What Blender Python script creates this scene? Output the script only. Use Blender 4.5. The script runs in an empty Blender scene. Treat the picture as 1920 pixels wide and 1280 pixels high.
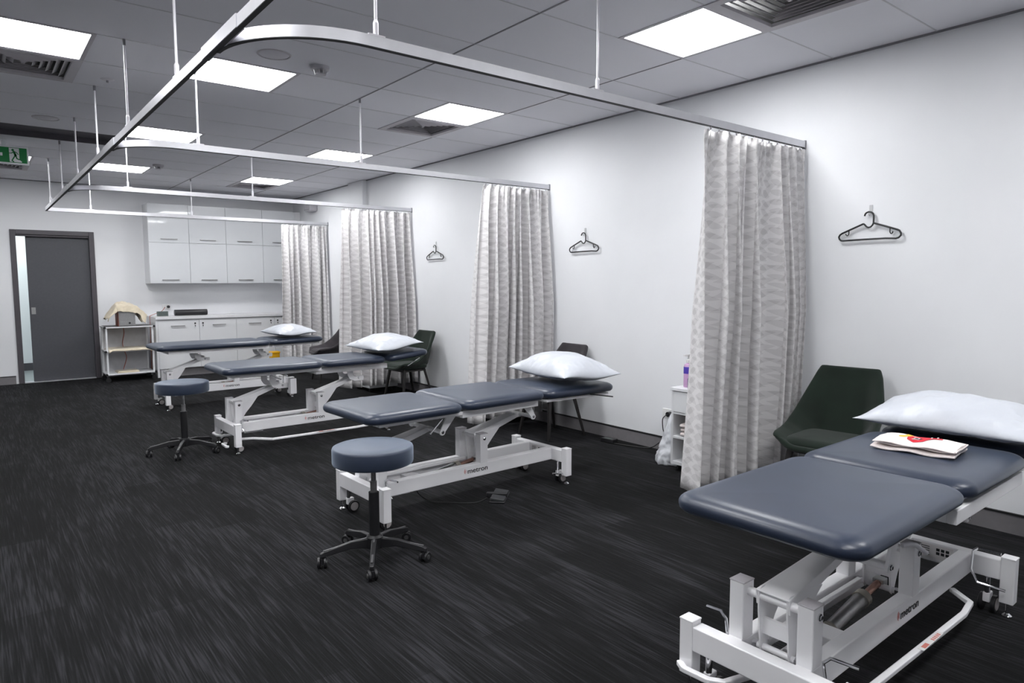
import bpy, bmesh, math, random
from mathutils import Vector, Matrix, noise as mnoise
C = bpy.context.scene
COL = C.collection
PI = math.pi
# ------------------------------------------------------------------ camera, world, exposure
F, YAW, PITCH, ROLL, CAMH = 1274.38, 0.6722, 0.0870, -0.0030, 1.388
cam = bpy.data.cameras.new('camera'); camo = bpy.data.objects.new('camera', cam); COL.objects.link(camo)
cam.sensor_fit = 'HORIZONTAL'; cam.sensor_width = 36.0; cam.lens = F / 1920 * 36.0
cam.clip_start = 0.05; cam.clip_end = 100
fw = Vector((math.sin(YAW) * math.cos(PITCH), math.cos(YAW) * math.cos(PITCH), -math.sin(PITCH)))
ri = Vector((math.cos(YAW), -math.sin(YAW), 0)); up = ri.cross(fw)
r2 = math.cos(ROLL) * ri + math.sin(ROLL) * up; u2 = -math.sin(ROLL) * ri + math.cos(ROLL) * up
M = Matrix((r2, u2, -fw)).transposed().to_4x4(); M.translation = Vector((0, 0, CAMH))
camo.matrix_world = M
C.camera = camo
C.view_settings.view_transform = 'Standard'; C.view_settings.look = 'None'
C.view_settings.exposure = 1.0; C.view_settings.gamma = 1.0; C.view_settings.use_curve_mapping = False
w = bpy.data.worlds.new('world'); C.world = w; w.use_nodes = True
w.node_tree.nodes['Background'].inputs[0].default_value = (0.55, 0.6, 0.7, 1)
w.node_tree.nodes['Background'].inputs[1].default_value = 0.02
PANEL = 14.6                                   # radiance of the ceiling light panels
HC = 2.8115; WX = 4.424; BY = 11.6
# ------------------------------------------------------------------ materials
def srgb(r, g, b):
    f = lambda c: (c / 255 / 12.92) if c / 255 <= .04045 else ((c / 255 + .055) / 1.055) ** 2.4
    return (f(r), f(g), f(b), 1)
class N:
    def __init__(s, name):
        s.m = bpy.data.materials.new(name); s.m.use_nodes = True; s.t = s.m.node_tree
        s.b = s.t.nodes['Principled BSDF']
    def n(s, ty, **kw):
        nd = s.t.nodes.new(ty)
        for k, v in kw.items():
            if k.startswith('i_'):
                nd.inputs[int(k[2:])].default_value = v
            else: setattr(nd, k, v)
        return nd
    def l(s, a, b): s.t.links.new(a, b)
    def math(s, op, a, b=None, c=None):
        nd = s.n('ShaderNodeMath', operation=op)
        for i, x in enumerate((a, b, c)):
            if x is None: continue
            if isinstance(x, (int, float)): nd.inputs[i].default_value = x
            else: s.l(x, nd.inputs[i])
        return nd.outputs[0]
    def noise(s, vec, scale, detail=2, rough=.5, stretch=None):
        if stretch:
            mp = s.n('ShaderNodeMapping'); mp.inputs['Scale'].default_value = stretch; s.l(vec, mp.inputs[0]); vec = mp.outputs[0]
        nd = s.n('ShaderNodeTexNoise'); nd.inputs['Scale'].default_value = scale; nd.inputs['Detail'].default_value = detail
        nd.inputs['Roughness'].default_value = rough; s.l(vec, nd.inputs['Vector']); return nd.outputs[0]
    def ramp(s, fac, stops):
        nd = s.n('ShaderNodeValToRGB'); e = nd.color_ramp.elements
        while len(e) < len(stops): e.new(.5)
        for el, (p, c) in zip(e, stops): el.position = p; el.color = c
        s.l(fac, nd.inputs[0]); return nd.outputs[0]
    def bump(s, h, st, dist=.002):
        nd = s.n('ShaderNodeBump'); nd.inputs['Strength'].default_value = st; nd.inputs['Distance'].default_value = dist
        s.l(h, nd.inputs['Height']); s.l(nd.outputs[0], s.b.inputs['Normal'])
def simple(name, col, rough=.5, metal=0, coat=0, var=.06, vs=12, bump=0, bs=200, spec=.5, sheen=0, trans=0):
    k = N(name); tc = k.n('ShaderNodeTexCoord').outputs['Object']
    nz = k.noise(tc, vs, 3)
    c0 = tuple(max(0, x * (1 - var)) for x in col[:3]) + (1,); c1 = tuple(min(1, x * (1 + var)) for x in col[:3]) + (1,)
    k.l(k.ramp(nz, [(.3, c0), (.7, c1)]), k.b.inputs['Base Color'])
    k.b.inputs['Roughness'].default_value = rough; k.b.inputs['Metallic'].default_value = metal
    k.b.inputs['Coat Weight'].default_value = coat; k.b.inputs['Specular IOR Level'].default_value = spec
    k.b.inputs['Sheen Weight'].default_value = sheen
    if trans: k.b.inputs['Transmission Weight'].default_value = trans
    if bump: k.bump(k.noise(tc, bs, 2), bump)
    return k.m
MT = {}
MT['wall'] = simple('wall_paint', (.815, .825, .848), .6, var=.012, vs=3, bump=.08, bs=260)
MT['ceil'] = simple('ceiling_tile', (.82, .82, .865), .85, var=.05, vs=700, bump=.25, bs=500)
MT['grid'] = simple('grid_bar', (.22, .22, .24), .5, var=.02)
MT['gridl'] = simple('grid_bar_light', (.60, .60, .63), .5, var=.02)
MT['plenum'] = simple('plenum', (.03, .03, .03), .9)
MT['vent'] = simple('vent_white', (.52, .50, .53), .5, var=.03)
MT['white'] = simple('white_powdercoat', (.90, .895, .915), .32, var=.02, vs=8, coat=.15)
MT['lam'] = simple('white_laminate', (.74, .75, .77), .28, var=.012, vs=4)
MT['gloss'] = simple('gloss_cabinet', (.72, .74, .765), .16, var=.012, vs=3, coat=.5)
MT['top'] = simple('worktop', (.78, .78, .80), .3, var=.03, vs=60)
MT['chrome'] = simple('chrome', (.72, .72, .74), .14, 1, var=.02)
MT['steel'] = simple('brushed_steel', (.42, .42, .42), .38, 1, var=.08, vs=60)
MT['alu'] = simple('aluminium_track', (.62, .62, .65), .42, .75, var=.03, vs=20)
MT['aludark'] = simple('track_slot', (.015, .015, .017), .6)
MT['endcap'] = simple('endcap_grey', (.22, .22, .24), .5)
MT['rod'] = simple('rod_white', (.70, .69, .73), .35, var=.02)
MT['rubber'] = simple('black_rubber', (.012, .012, .013), .6, var=.2)
MT['blackp'] = simple('black_plastic', (.014, .014, .016), .38, var=.15)
MT['tyre'] = simple('castor_grey', (.45, .42, .42), .4)
MT['base'] = simple('baseboard_grey', (.20, .19, .20), .5, var=.04, vs=30)
MT['baseline'] = simple('baseboard_line', (.01, .01, .011), .5)
MT['door'] = simple('door_grey', (.072, .074, .086), .55, var=.05, vs=40)
MT['frame'] = simple('door_frame_grey', (.075, .068, .078), .45, var=.05)
MT['tilefl'] = simple('corridor_floor', (.30, .33, .34), .3, var=.04)
MT['towel'] = simple('cream_towel', (.68, .60, .46), .95, var=.06, vs=30, bump=.6, bs=600, sheen=.3)
MT['wtowel'] = simple('pale_towel', (.80, .72, .70), .95, var=.04, vs=30, bump=.5, bs=600, sheen=.3)
MT['red'] = simple('red_print', (.60, .012, .03), .8, var=.1, vs=50)
MT['yellow'] = simple('yellow_print', (.85, .50, .06), .8, var=.08)
MT['ink'] = simple('black_print', (.02, .01, .012), .8)
MT['inkw'] = simple('white_print', (.8, .75, .75), .8)
MT['logo'] = simple('logo_black', (.02, .02, .022), .5)
MT['logored'] = simple('logo_red', (.70, .30, .29), .5)
MT['sticker'] = simple('sticker_white', (.82, .80, .80), .45)
MT['stickred'] = simple('sticker_red', (.70, .22, .18), .5)
MT['green'] = simple('exit_green', (.0, .20, .045), .4, var=.03)
MT['exitw'] = simple('exit_white', (.80, .82, .84), .4)
MT['bin'] = simple('yellow_plastic', (.80, .42, .01), .4, var=.05)
MT['copper'] = simple('copper_rod', (.50, .30, .24), .25, 1)
MT['orange'] = simple('orange_cord', (.35, .07, .03), .5)
MT['greybox'] = simple('grey_green_box', (.14, .17, .16), .5)
MT['pink'] = simple('lotion_pink', (.62, .38, .62), .3, var=.05)
MT['blue'] = simple('bottle_blue', (.012, .025, .12), .35)
MT['bluel'] = simple('label_blue', (.10, .06, .45), .4)
MT['outlet'] = simple('outlet_white', (.80, .80, .80), .35)
MT['bag'] = simple('plastic_bag', (.74, .76, .80), .3, var=.05, vs=14, bump=.4, bs=60, trans=.15)
MT['hook'] = simple('clear_hook', (.85, .86, .88), .2, trans=.3)
MT['cord'] = simple('black_cord', (.015, .015, .016), .5)
MT['lid'] = simple('sensor_white', (.50, .49, .52), .4)

def vinyl():
    k = N('navy_vinyl'); tc = k.n('ShaderNodeTexCoord').outputs['Object']
    k.l(k.ramp(k.noise(tc, 6, 2), [(.3, (.014, .021, .041, 1)), (.7, (.020, .029, .054, 1))]), k.b.inputs['Base Color'])
    k.b.inputs['Roughness'].default_value = .38; k.b.inputs['Specular IOR Level'].default_value = .42; k.b.inputs['Sheen Weight'].default_value = .14; k.b.inputs['Sheen Roughness'].default_value = .45; k.b.inputs['Sheen Tint'].default_value = (.7, .82, 1, 1)
    k.b.inputs['Coat Weight'].default_value = .16; k.b.inputs['Coat Roughness'].default_value = .24
    k.bump(k.noise(tc, 420, 2), .22, .001); return k.m
MT['vinyl'] = vinyl()
def stoolv():
    k = N('stool_vinyl'); tc = k.n('ShaderNodeTexCoord').outputs['Object']
    k.l(k.ramp(k.noise(tc, 8, 2), [(.3, (.017, .025, .048, 1)), (.7, (.022, .033, .060, 1))]), k.b.inputs['Base Color'])
    k.b.inputs['Roughness'].default_value = .42; k.b.inputs['Specular IOR Level'].default_value = .4; k.b.inputs['Sheen Weight'].default_value = .6; k.b.inputs['Sheen Roughness'].default_value = .45; k.b.inputs['Sheen Tint'].default_value = (.7, .82, 1, 1); k.bump(k.noise(tc, 500, 2), .2, .001); return k.m
MT['svinyl'] = stoolv()
def fabric(name, c0, c1):
    k = N(name); tc = k.n('ShaderNodeTexCoord').outputs['Object']
    a = k.noise(tc, 420, 3, .7); b = k.noise(tc, 9, 3)
    f = k.math('ADD', k.math('MULTIPLY', a, .7), k.math('MULTIPLY', b, .4))
    k.l(k.ramp(f, [(.35, c0), (.75, c1)]), k.b.inputs['Base Color'])
    k.b.inputs['Roughness'].default_value = .95; k.b.inputs['Sheen Weight'].default_value = .12
    k.bump(a, .4, .002); return k.m
MT['greenf'] = fabric('green_fabric', (.003, .007, .0045, 1), (.008, .021, .012, 1))
MT['greyf'] = fabric('charcoal_fabric', (.016, .014, .016, 1), (.060, .052, .060, 1))
MT['legw'] = simple('dark_leg', (.014, .012, .012), .5)
def pillowm():
    k = N('pillow_cover'); tc = k.n('ShaderNodeTexCoord').outputs['Object']
    k.b.inputs['Base Color'].default_value = (.535, .56, .61, 1); k.b.inputs['Roughness'].default_value = .38
    k.b.inputs['Subsurface Weight'].default_value = .08; k.b.inputs['Subsurface Radius'].default_value = (.02, .02, .025)
    a = k.noise(tc, 5, 3, .5, (1, 1.8, 1)); b = k.noise(tc, 14, 3, .5, (1, 2.4, 1))
    k.bump(k.math('ADD', a, k.math('MULTIPLY', b, .2)), .45, .02); return k.m
MT['pillow'] = pillowm()
def carpet():
    k = N('carpet_black_streaked'); g = k.n('ShaderNodeNewGeometry').outputs['Position']
    sx = k.n('ShaderNodeSeparateXYZ'); k.l(g, sx.inputs[0]); X, Y = sx.outputs[0], sx.outputs[1]
    pi = k.math('FLOOR', k.math('MULTIPLY', X, 4.0))
    wn = k.n('ShaderNodeTexWhiteNoise', noise_dimensions='1D'); k.l(pi, wn.inputs['W'])
    row = k.math('FLOOR', k.math('ADD', Y, wn.outputs[0]))
    cb = k.n('ShaderNodeCombineXYZ'); k.l(pi, cb.inputs[0]); k.l(row, cb.inputs[1])
    wn2 = k.n('ShaderNodeTexWhiteNoise', noise_dimensions='2D'); k.l(cb.outputs[0], wn2.inputs['Vector'])
    s1 = k.noise(g, 1, 2, .5, (150, 4.0, 1)); s2 = k.noise(g, 1, 2, .6, (52, 1.8, 1)); s3 = k.noise(g, 1, 2, .5, (7, 1.6, 1))
    fi = k.noise(g, 620, 1)
    f = k.math('MULTIPLY_ADD', k.math('SUBTRACT', s1, .5), 1.9, .5)
    f = k.math('MULTIPLY_ADD', k.math('SUBTRACT', s2, .5), 1.3, f); f = k.math('MULTIPLY_ADD', k.math('SUBTRACT', s3, .5), .9, f)
    f = k.math('MULTIPLY_ADD', k.math('SUBTRACT', wn2.outputs[0], .5), .32, f); f = k.math('MULTIPLY_ADD', k.math('SUBTRACT', fi, .5), .9, f)
    k.l(k.ramp(f, [(.10, (.0008, .0008, .001, 1)), (.5, (.0038, .0039, .0045, 1)), (.98, (.025, .025, .029, 1))]), k.b.inputs['Base Color'])
    k.b.inputs['Roughness'].default_value = .95; k.b.inputs['Specular IOR Level'].default_value = .25
    k.bump(k.math('ADD', s1, fi), .6, .004); return k.m
MT['carpet'] = carpet()
def curtainm(tint):
    k = N('curtain_leaf_pattern'); uv = k.n('ShaderNodeTexCoord').outputs['UV']
    sx = k.n('ShaderNodeSeparateXYZ'); k.l(uv, sx.inputs[0]); U, V = sx.outputs[0], sx.outputs[1]
    nz = k.n('ShaderNodeTexNoise'); nz.inputs['Scale'].default_value = 3.0; k.l(uv, nz.inputs['Vector'])
    def leaf(width, freq, slope, off):
        uu = k.math('ADD', k.math('DIVIDE', U, width), off)
        uu = k.math('ADD', uu, k.math('MULTIPLY', nz.outputs[0], .35))
        col = k.math('FLOOR', uu); fr = k.math('FRACT', uu)
        wn = k.n('ShaderNodeTexWhiteNoise', noise_dimensions='1D'); k.l(col, wn.inputs['W'])
        z = k.math('ADD', k.math('MULTIPLY', V, freq), k.math('MULTIPLY', wn.outputs[0], 5))
        z = k.math('ADD', z, k.math('MULTIPLY', fr, slope))
        z = k.math('ADD', z, k.math('MULTIPLY', nz.outputs[0], 1.3))
        d = k.math('ABSOLUTE', k.math('SUBTRACT', k.math('FRACT', z), .5))
        th = k.math('MULTIPLY', k.math('SINE', k.math('MULTIPLY', fr, PI)), .34)
        return k.math('GREATER_THAN', th, d)
    a = leaf(.13, 17.0, .5, 0); b = leaf(.19, 12.0, -.8, .37)
    f = k.math('ADD', k.math('MULTIPLY', a, .55), k.math('MULTIPLY', b, .45))
    t0 = tuple(x * tint for x in (.575, .56, .565)) + (1,); t1 = tuple(x * tint for x in (.76, .745, .75)) + (1,)
    k.l(k.ramp(f, [(0, t1), (1, t0)]), k.b.inputs['Base Color'])
    k.b.inputs['Roughness'].default_value = .75; k.b.inputs['Sheen Weight'].default_value = .1
    k.bump(k.noise(uv, 60, 3, .6), .25, .004); return k.m
MT['curtain'] = curtainm(1.0)
def emis(name, col, st):
    k = N(name); k.b.inputs['Base Color'].default_value = (.8, .8, .8, 1)
    k.b.inputs['Emission Color'].default_value = col; k.b.inputs['Emission Strength'].default_value = st; return k.m
MT['panel'] = emis('light_panel', (.985, .99, 1, 1), PANEL)
MT['corrpanel'] = emis('corridor_panel', (.9, 1, .98, 1), 8)
# ------------------------------------------------------------------ mesh helpers
class MB:
    def __init__(s): s.bm = bmesh.new()
    def box(s, x0, x1, y0, y1, z0, z1, rot=None, piv=None):
        vs = [s.bm.verts.new((x, y, z)) for x in (x0, x1) for y in (y0, y1) for z in (z0, z1)]
        for f in ((0, 1, 3, 2), (4, 6, 7, 5), (0, 4, 5, 1), (2, 3, 7, 6), (0, 2, 6, 4), (1, 5, 7, 3)):
            s.bm.faces.new([vs[i] for i in f])
        if rot is not None:
            p = Vector(piv if piv is not None else ((x0 + x1) / 2, (y0 + y1) / 2, (z0 + z1) / 2))
            for v in vs: v.co = p + rot @ (v.co - p)
        return s
    def bar(s, p, q, wdt, hgt, w2=None, h2=None):
        p, q = Vector(p), Vector(q); d = (q - p).normalized(); up_ = Vector((0, 0, 1))
        if abs(d.z) > .98: up_ = Vector((1, 0, 0))
        a = d.cross(up_).normalized(); b = a.cross(d).normalized(); w2 = w2 or wdt; h2 = h2 or hgt; vs = []
        for pt, ww, hh in ((p, wdt, hgt), (q, w2, h2)):
            for i, j in ((-1, -1), (1, -1), (1, 1), (-1, 1)): vs.append(s.bm.verts.new(pt + a * (ww / 2 * i) + b * (hh / 2 * j)))
        for f in ((3, 2, 1, 0), (4, 5, 6, 7), (0, 1, 5, 4), (1, 2, 6, 5), (2, 3, 7, 6), (3, 0, 4, 7)): s.bm.faces.new([vs[i] for i in f])
        return s
    def tube(s, pts, r, n=10, closed=False, cap=True, rr=None):
        pts = [Vector(p) for p in pts]; m = len(pts); rings = []; prev = None
        for i, p in enumerate(pts):
            if closed: t = (pts[(i + 1) % m] - pts[i - 1]).normalized()
            elif i == 0: t = (pts[1] - p).normalized()
            elif i == m - 1: t = (p - pts[-2]).normalized()
            else: t = ((pts[i + 1] - p).normalized() + (p - pts[i - 1]).normalized()).normalized()
            if prev is None:
                a = Vector((0, 0, 1)) if abs(t.z) < .9 else Vector((1, 0, 0)); a = (a - t * a.dot(t)).normalized()
            else: a = (prev - t * prev.dot(t)).normalized()
            prev = a; b = t.cross(a); rad = rr[i] if rr else r
            rings.append([s.bm.verts.new(p + a * (math.cos(2 * PI * k / n) * rad) + b * (math.sin(2 * PI * k / n) * rad)) for k in range(n)])
        for i in range(m if closed else m - 1):
            A, B = rings[i], rings[(i + 1) % m]
            for k in range(n): s.bm.faces.new((A[k], A[(k + 1) % n], B[(k + 1) % n], B[k]))
        if cap and not closed:
            s.bm.faces.new(rings[0][::-1]); s.bm.faces.new(rings[-1])
        return s
    def cyl(s, p, q, r, n=16, r2=None):
        return s.tube([p, q], r, n, rr=[r, r if r2 is None else r2])
    def lathe(s, prof, c=(0, 0, 0), n=32):
        c = Vector(c); rings = []
        for r, z in prof:
            rings.append([s.bm.verts.new(c + Vector((r * math.cos(2 * PI * k / n), r * math.sin(2 * PI * k / n), z))) for k in range(n)] if r > 1e-6 else [s.bm.verts.new(c + Vector((0, 0, z)))])
        for A, B in zip(rings, rings[1:]):
            for k in range(n):
                a = [A[k % len(A)], A[(k + 1) % len(A)]] if len(A) > 1 else [A[0]]
                b = [B[(k + 1) % n], B[k]] if len(B) > 1 else [B[0]]
                if len(a) + len(b) > 2: s.bm.faces.new(a + b)
        for R, rev in ((rings[0], True), (rings[-1], False)):
            if len(R) > 1: s.bm.faces.new(R[::-1] if rev else R)
        return s
    def prism(s, poly, a, b, axis='y'):
        # poly in the plane perpendicular to axis: for y -> (x, z); x -> (y, z); z -> (x, y)
        def mk(p, t): return {'y': (p[0], t, p[1]), 'x': (t, p[0], p[1]), 'z': (p[0], p[1], t)}[axis]
        A = [s.bm.verts.new(mk(p, a)) for p in poly]; B = [s.bm.verts.new(mk(p, b)) for p in poly]; n = len(poly)
        s.bm.faces.new(A); s.bm.faces.new(B[::-1])
        for i in range(n): s.bm.faces.new((A[i], B[i], B[(i + 1) % n], A[(i + 1) % n]))
        return s
    def grid(s, fn, nu, nv, closed_u=False):
        g = [[s.bm.verts.new(fn(i / nu, j / nv)) for i in range(nu if closed_u else nu + 1)] for j in range(nv + 1)]
        for j in range(nv):
            for i in range(nu):
                i2 = (i + 1) % nu if closed_u else i + 1
                s.bm.faces.new((g[j][i], g[j][i2], g[j + 1][i2], g[j + 1][i]))
        return g
    def build(s, name, mat, parent=None, bevel=0, seg=2, solid=0, sub=0, ang=40, uv=None, flat=False):
        bmesh.ops.recalc_face_normals(s.bm, faces=s.bm.faces[:])
        if uv:
            l = s.bm.loops.layers.uv.new('UVMap')
            for f in s.bm.faces:
                for lp in f.loops: lp[l].uv = uv[lp.vert]
        me = bpy.data.meshes.new(name); s.bm.to_mesh(me); s.bm.free()
        me.materials.append(MT[mat] if isinstance(mat, str) else mat)
        if not flat:
            me.shade_smooth()
            if not sub: me.set_sharp_from_angle(angle=math.radians(ang))
        o = bpy.data.objects.new(name, me); COL.objects.link(o)
        if parent is not None: o.parent = parent
        if solid:
            m = o.modifiers.new('solid', 'SOLIDIFY'); m.thickness = solid; m.offset = 0
        if bevel:
            m = o.modifiers.new('bevel', 'BEVEL'); m.width = bevel; m.segments = seg; m.limit_method = 'ANGLE'; m.angle_limit = math.radians(35); m.harden_normals = True
        if sub:
            m = o.modifiers.new('sub', 'SUBSURF'); m.levels = sub; m.render_levels = sub
        return o
def tag(o, label=None, cat=None, group=None, kind=None):
    if label: o['label'] = label
    if cat: o['category'] = cat
    if group: o['group'] = group
    if kind: o['kind'] = kind
    return o
def root(name, loc, label, cat, group=None, rz=0, sc=1):
    o = bpy.data.objects.new(name, None); COL.objects.link(o); o.location = loc; o.rotation_euler = (0, 0, rz); o.scale = (sc,) * 3
    o.empty_display_size = .1
    return tag(o, label, cat, group)
def struct(o): o['kind'] = 'structure'; return o
def copy_tree(o, parent=None):
    c = o.copy(); COL.objects.link(c)
    if parent is not None: c.parent = parent
    for ch in [x for x in bpy.data.objects if x.parent == o]: copy_tree(ch, c)
    return c
def text_mesh(txt, size, ext=.0006, bold=.0):
    cu = bpy.data.curves.new('t', 'FONT'); cu.body = txt; cu.size = size; cu.extrude = ext; cu.offset = bold
    cu.align_x = 'LEFT'; ob = bpy.data.objects.new('t', cu); COL.objects.link(ob)
    dg = bpy.context.evaluated_depsgraph_get(); me = bpy.data.meshes.new_from_object(ob.evaluated_get(dg))
    bpy.data.objects.remove(ob); bpy.data.curves.remove(cu); return me
# ------------------------------------------------------------------ the room
X0, Y0 = -3.2, -2.6
b = MB(); b.box(X0, WX, Y0, BY, -.1, 0); struct(b.build('floor', 'carpet'))
b = MB(); b.box(WX, WX + .12, Y0, BY, 0, 3.0); struct(b.build('wall_right', 'wall'))
b = MB(); b.box(X0 - .12, X0, Y0, BY, 0, 3.0); struct(b.build('wall_left', 'wall'))
b = MB(); b.box(X0, WX, Y0 - .12, Y0, 0, 3.0); struct(b.build('wall_front', 'wall'))
DX0, DX1, DZ = .50, 1.43, 2.10
b = MB(); b.box(X0, DX0, BY, BY + .12, 0, 3.0); b.box(DX1, WX, BY, BY + .12, 0, 3.0); b.box(DX0, DX1, BY, BY + .12, DZ, 3.0)
struct(b.build('wall_back', 'wall'))
# ceiling of 1.2 x 0.6 tiles with openings for lights and vents
GX, GY = 3.6546, 1.6334
def cell(i, j): return (GX + (i) * .6, GX + (i + 1) * .6, GY + j * .6, GY + (j + 1) * .6)
lights = [(-1, 1), (-1, 5), (-1, 9), (-1, 13), (-4, 5), (-4, 9), (-4, 13), (-6, 5), (-6, 13), (-4, 1), (-1, -3), (-4, -3), (-6, -3), (-6, 1), (-9, 1)]  # trailing entries lie out of view, added on the grid for more light
vents = [(-1, 0), (-1, 6), (-1, 14), (-6, 6), (-6, 14)]
openc = set(lights) | set(vents); slot = {(i, 10) for i in range(-12, -4)}
b = MB()
for i in range(-12, 2):
    for j in range(-8, 17):
        if (i, j) in openc or (i, j) in slot: continue
        x0, x1, y0, y1 = cell(i, j); x0 = max(x0, X0); x1 = min(x1, WX); y0 = max(y0, Y0); y1 = min(y1, BY)
        if x1 <= x0 or y1 <= y0: continue
        b.box(x0, x1, y0, y1, HC, HC + .015)
bmesh.ops.remove_doubles(b.bm, verts=b.bm.verts[:], dist=1e-5)
struct(b.build('ceiling', 'ceil', flat=True))
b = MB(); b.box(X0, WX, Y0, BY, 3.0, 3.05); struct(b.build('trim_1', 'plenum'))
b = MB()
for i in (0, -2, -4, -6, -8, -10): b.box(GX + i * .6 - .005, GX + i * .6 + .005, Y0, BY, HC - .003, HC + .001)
struct(b.build('trim_2', 'grid'))  # white bars drawn dark: shade along their revealed edge put into the colour
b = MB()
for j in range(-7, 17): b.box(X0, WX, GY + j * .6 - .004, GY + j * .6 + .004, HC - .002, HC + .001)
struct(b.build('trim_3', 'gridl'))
# dark recessed strip across the left half of the ceiling
b = MB(); b.box(X0, GX - 2.4, GY + 6.0, GY + 6.6, HC + .05, HC + .07)
b.box(X0, GX - 2.4, GY + 6.0, GY + 6.01, HC, HC + .06); b.box(X0, GX - 2.4, GY + 6.59, GY + 6.6, HC, HC + .06)
struct(b.build('trim_4', simple('slot_dark', (.085, .08, .095), .8)))
# shadow-line trim between wall and ceiling
b = MB(); b.box(WX - .014, WX, Y0, BY, HC - .010, HC); b.box(X0, WX, BY - .014, BY, HC - .010, HC)
struct(b.build('trim_5', 'grid'))
# boxed pier on the right wall by the corner
b = MB(); b.box(WX - .07, WX + .01, 8.80, 9.27, 0, HC); struct(b.build('trim_6', 'wall', bevel=.012))
# baseboards
def baseboard(name, a):
    b = MB(); b.box(*a[0]); o = struct(b.build(name, 'base'))
    b = MB(); b.box(*a[1]); b.build('top_strip', 'baseline', o)
baseboard('baseboard_right', [(WX - .012, WX, Y0, 8.8, 0, .105), (WX - .016, WX, Y0, 8.8, .105, .115)])
baseboard('baseboard_back', [(X0, DX0 - .06, BY - .012, BY, 0, .105), (X0, DX0 - .06, BY - .016, BY, .105, .115)])
baseboard('baseboard_rear', [(DX1 + .05, 2.1, BY - .012, BY, 0, .105), (DX1 + .05, 2.1, BY - .016, BY, .105, .115)])
# corridor beyond the sliding door
b = MB(); b.box(-1, 3.2, BY + 1.7, BY + 1.8, 0, 3); b.box(-1.1, -1, BY + .12, BY + 1.8, 0, 3); b.box(3.2, 3.3, BY + .12, BY + 1.8, 0, 3)
struct(b.build('wall_corridor', 'wall'))
b = MB(); b.box(-1, 3.2, BY, BY + 1.8, -.1, .001); struct(b.build('floor_corridor', 'tilefl'))
b = MB(); b.box(-1, 3.2, BY + .12, BY + 1.8, 2.7, 2.8); struct(b.build('ceiling_corridor', 'ceil'))
b = MB(); b.box(-1, 3.2, BY + 1.685, BY + 1.7, 0, .12); struct(b.build('baseboard_corridor', 'frame'))
o = MB().box(-.1, .9, BY + .6, BY + 1.2, 2.68, 2.70).build('ceiling_light', 'corrpanel')
tag(o, 'light panel in the corridor beyond the grey sliding door', 'light')
# door
d = bpy.data.objects.new('door_1', None); COL.objects.link(d); d.location = (0, BY, 0); struct(d)
b = MB(); b.box(DX0 - .03, DX0 + .035, -.02, .13, 0, DZ + .03); b.box(DX1 - .035, DX1 + .03, -.02, .13, 0, DZ + .03); b.box(DX0 + .035, DX1 - .035, -.02, .13, DZ - .035, DZ + .03)
b.box(DX0 + .035, DX1 - .035, .0, .03, DZ - .06, DZ - .035)
b.build('door_frame', 'frame', d, bevel=.004)
b = MB(); b.box(.645, DX1 - .03, .045, .085, .012, DZ - .03); dp = b.build('door_panel', 'door', d, bevel=.003)
b = MB(); b.box(.665, .715, .038, .046, .96, 1.055); b.box(.677, .703, .0365, .039, .985, 1.03); b.build('door_pull', 'steel', dp, bevel=.002)
b = MB(); b.box(DX0 + .03, DX1 - .03, -.01, .12, 0, .012); b.build('threshold', 'alu', d)
# ------------------------------------------------------------------ ceiling fittings
def panel(i, j, lab):
    x0, x1, y0, y1 = cell(i, j); t = root('ceiling_light', ((x0 + x1) / 2, (y0 + y1) / 2, HC), lab, 'ceiling light', 'square ceiling light panels')
    h, g = .3, .275
    b = MB()
    for a in ((-h, h, -h, -g), (-h, h, g, h), (-h, -g, -g, g), (g, h, -g, g)): b.box(a[0], a[1], a[2], a[3], -.004, .03)
    b.build('frame', 'vent', t, flat=True)
    MB().box(-g, g, -g, g, .002, .02).build('diffuser', 'panel', t, flat=True)
LL = {(-1, 1): 'square ceiling light panel nearest the right wall, largest in view',
      (-1, 5): 'square ceiling light panel by the wall, second from the camera, air vent beyond it',
      (-1, 9): 'square ceiling light panel along the right wall, third from the camera',
      (-1, 13): 'square ceiling light panel along the right wall, farthest, near the back corner',
      (-4, 5): 'square ceiling light panel over the curtain track beside the smoke detector and speaker',
      (-4, 9): 'square ceiling light panel in the middle row just above the second curved track',
      (-4, 13): 'square ceiling light panel in the middle row, farthest back',
      (-6, 5): 'square ceiling light panel at the upper left beside an air vent',
      (-6, 13): 'square ceiling light panel partly hidden behind the green exit sign'}
for (i, j) in lights: panel(i, j, LL.get((i, j), 'unseen square ceiling light panel added to brighten the near side of the room'))
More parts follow.
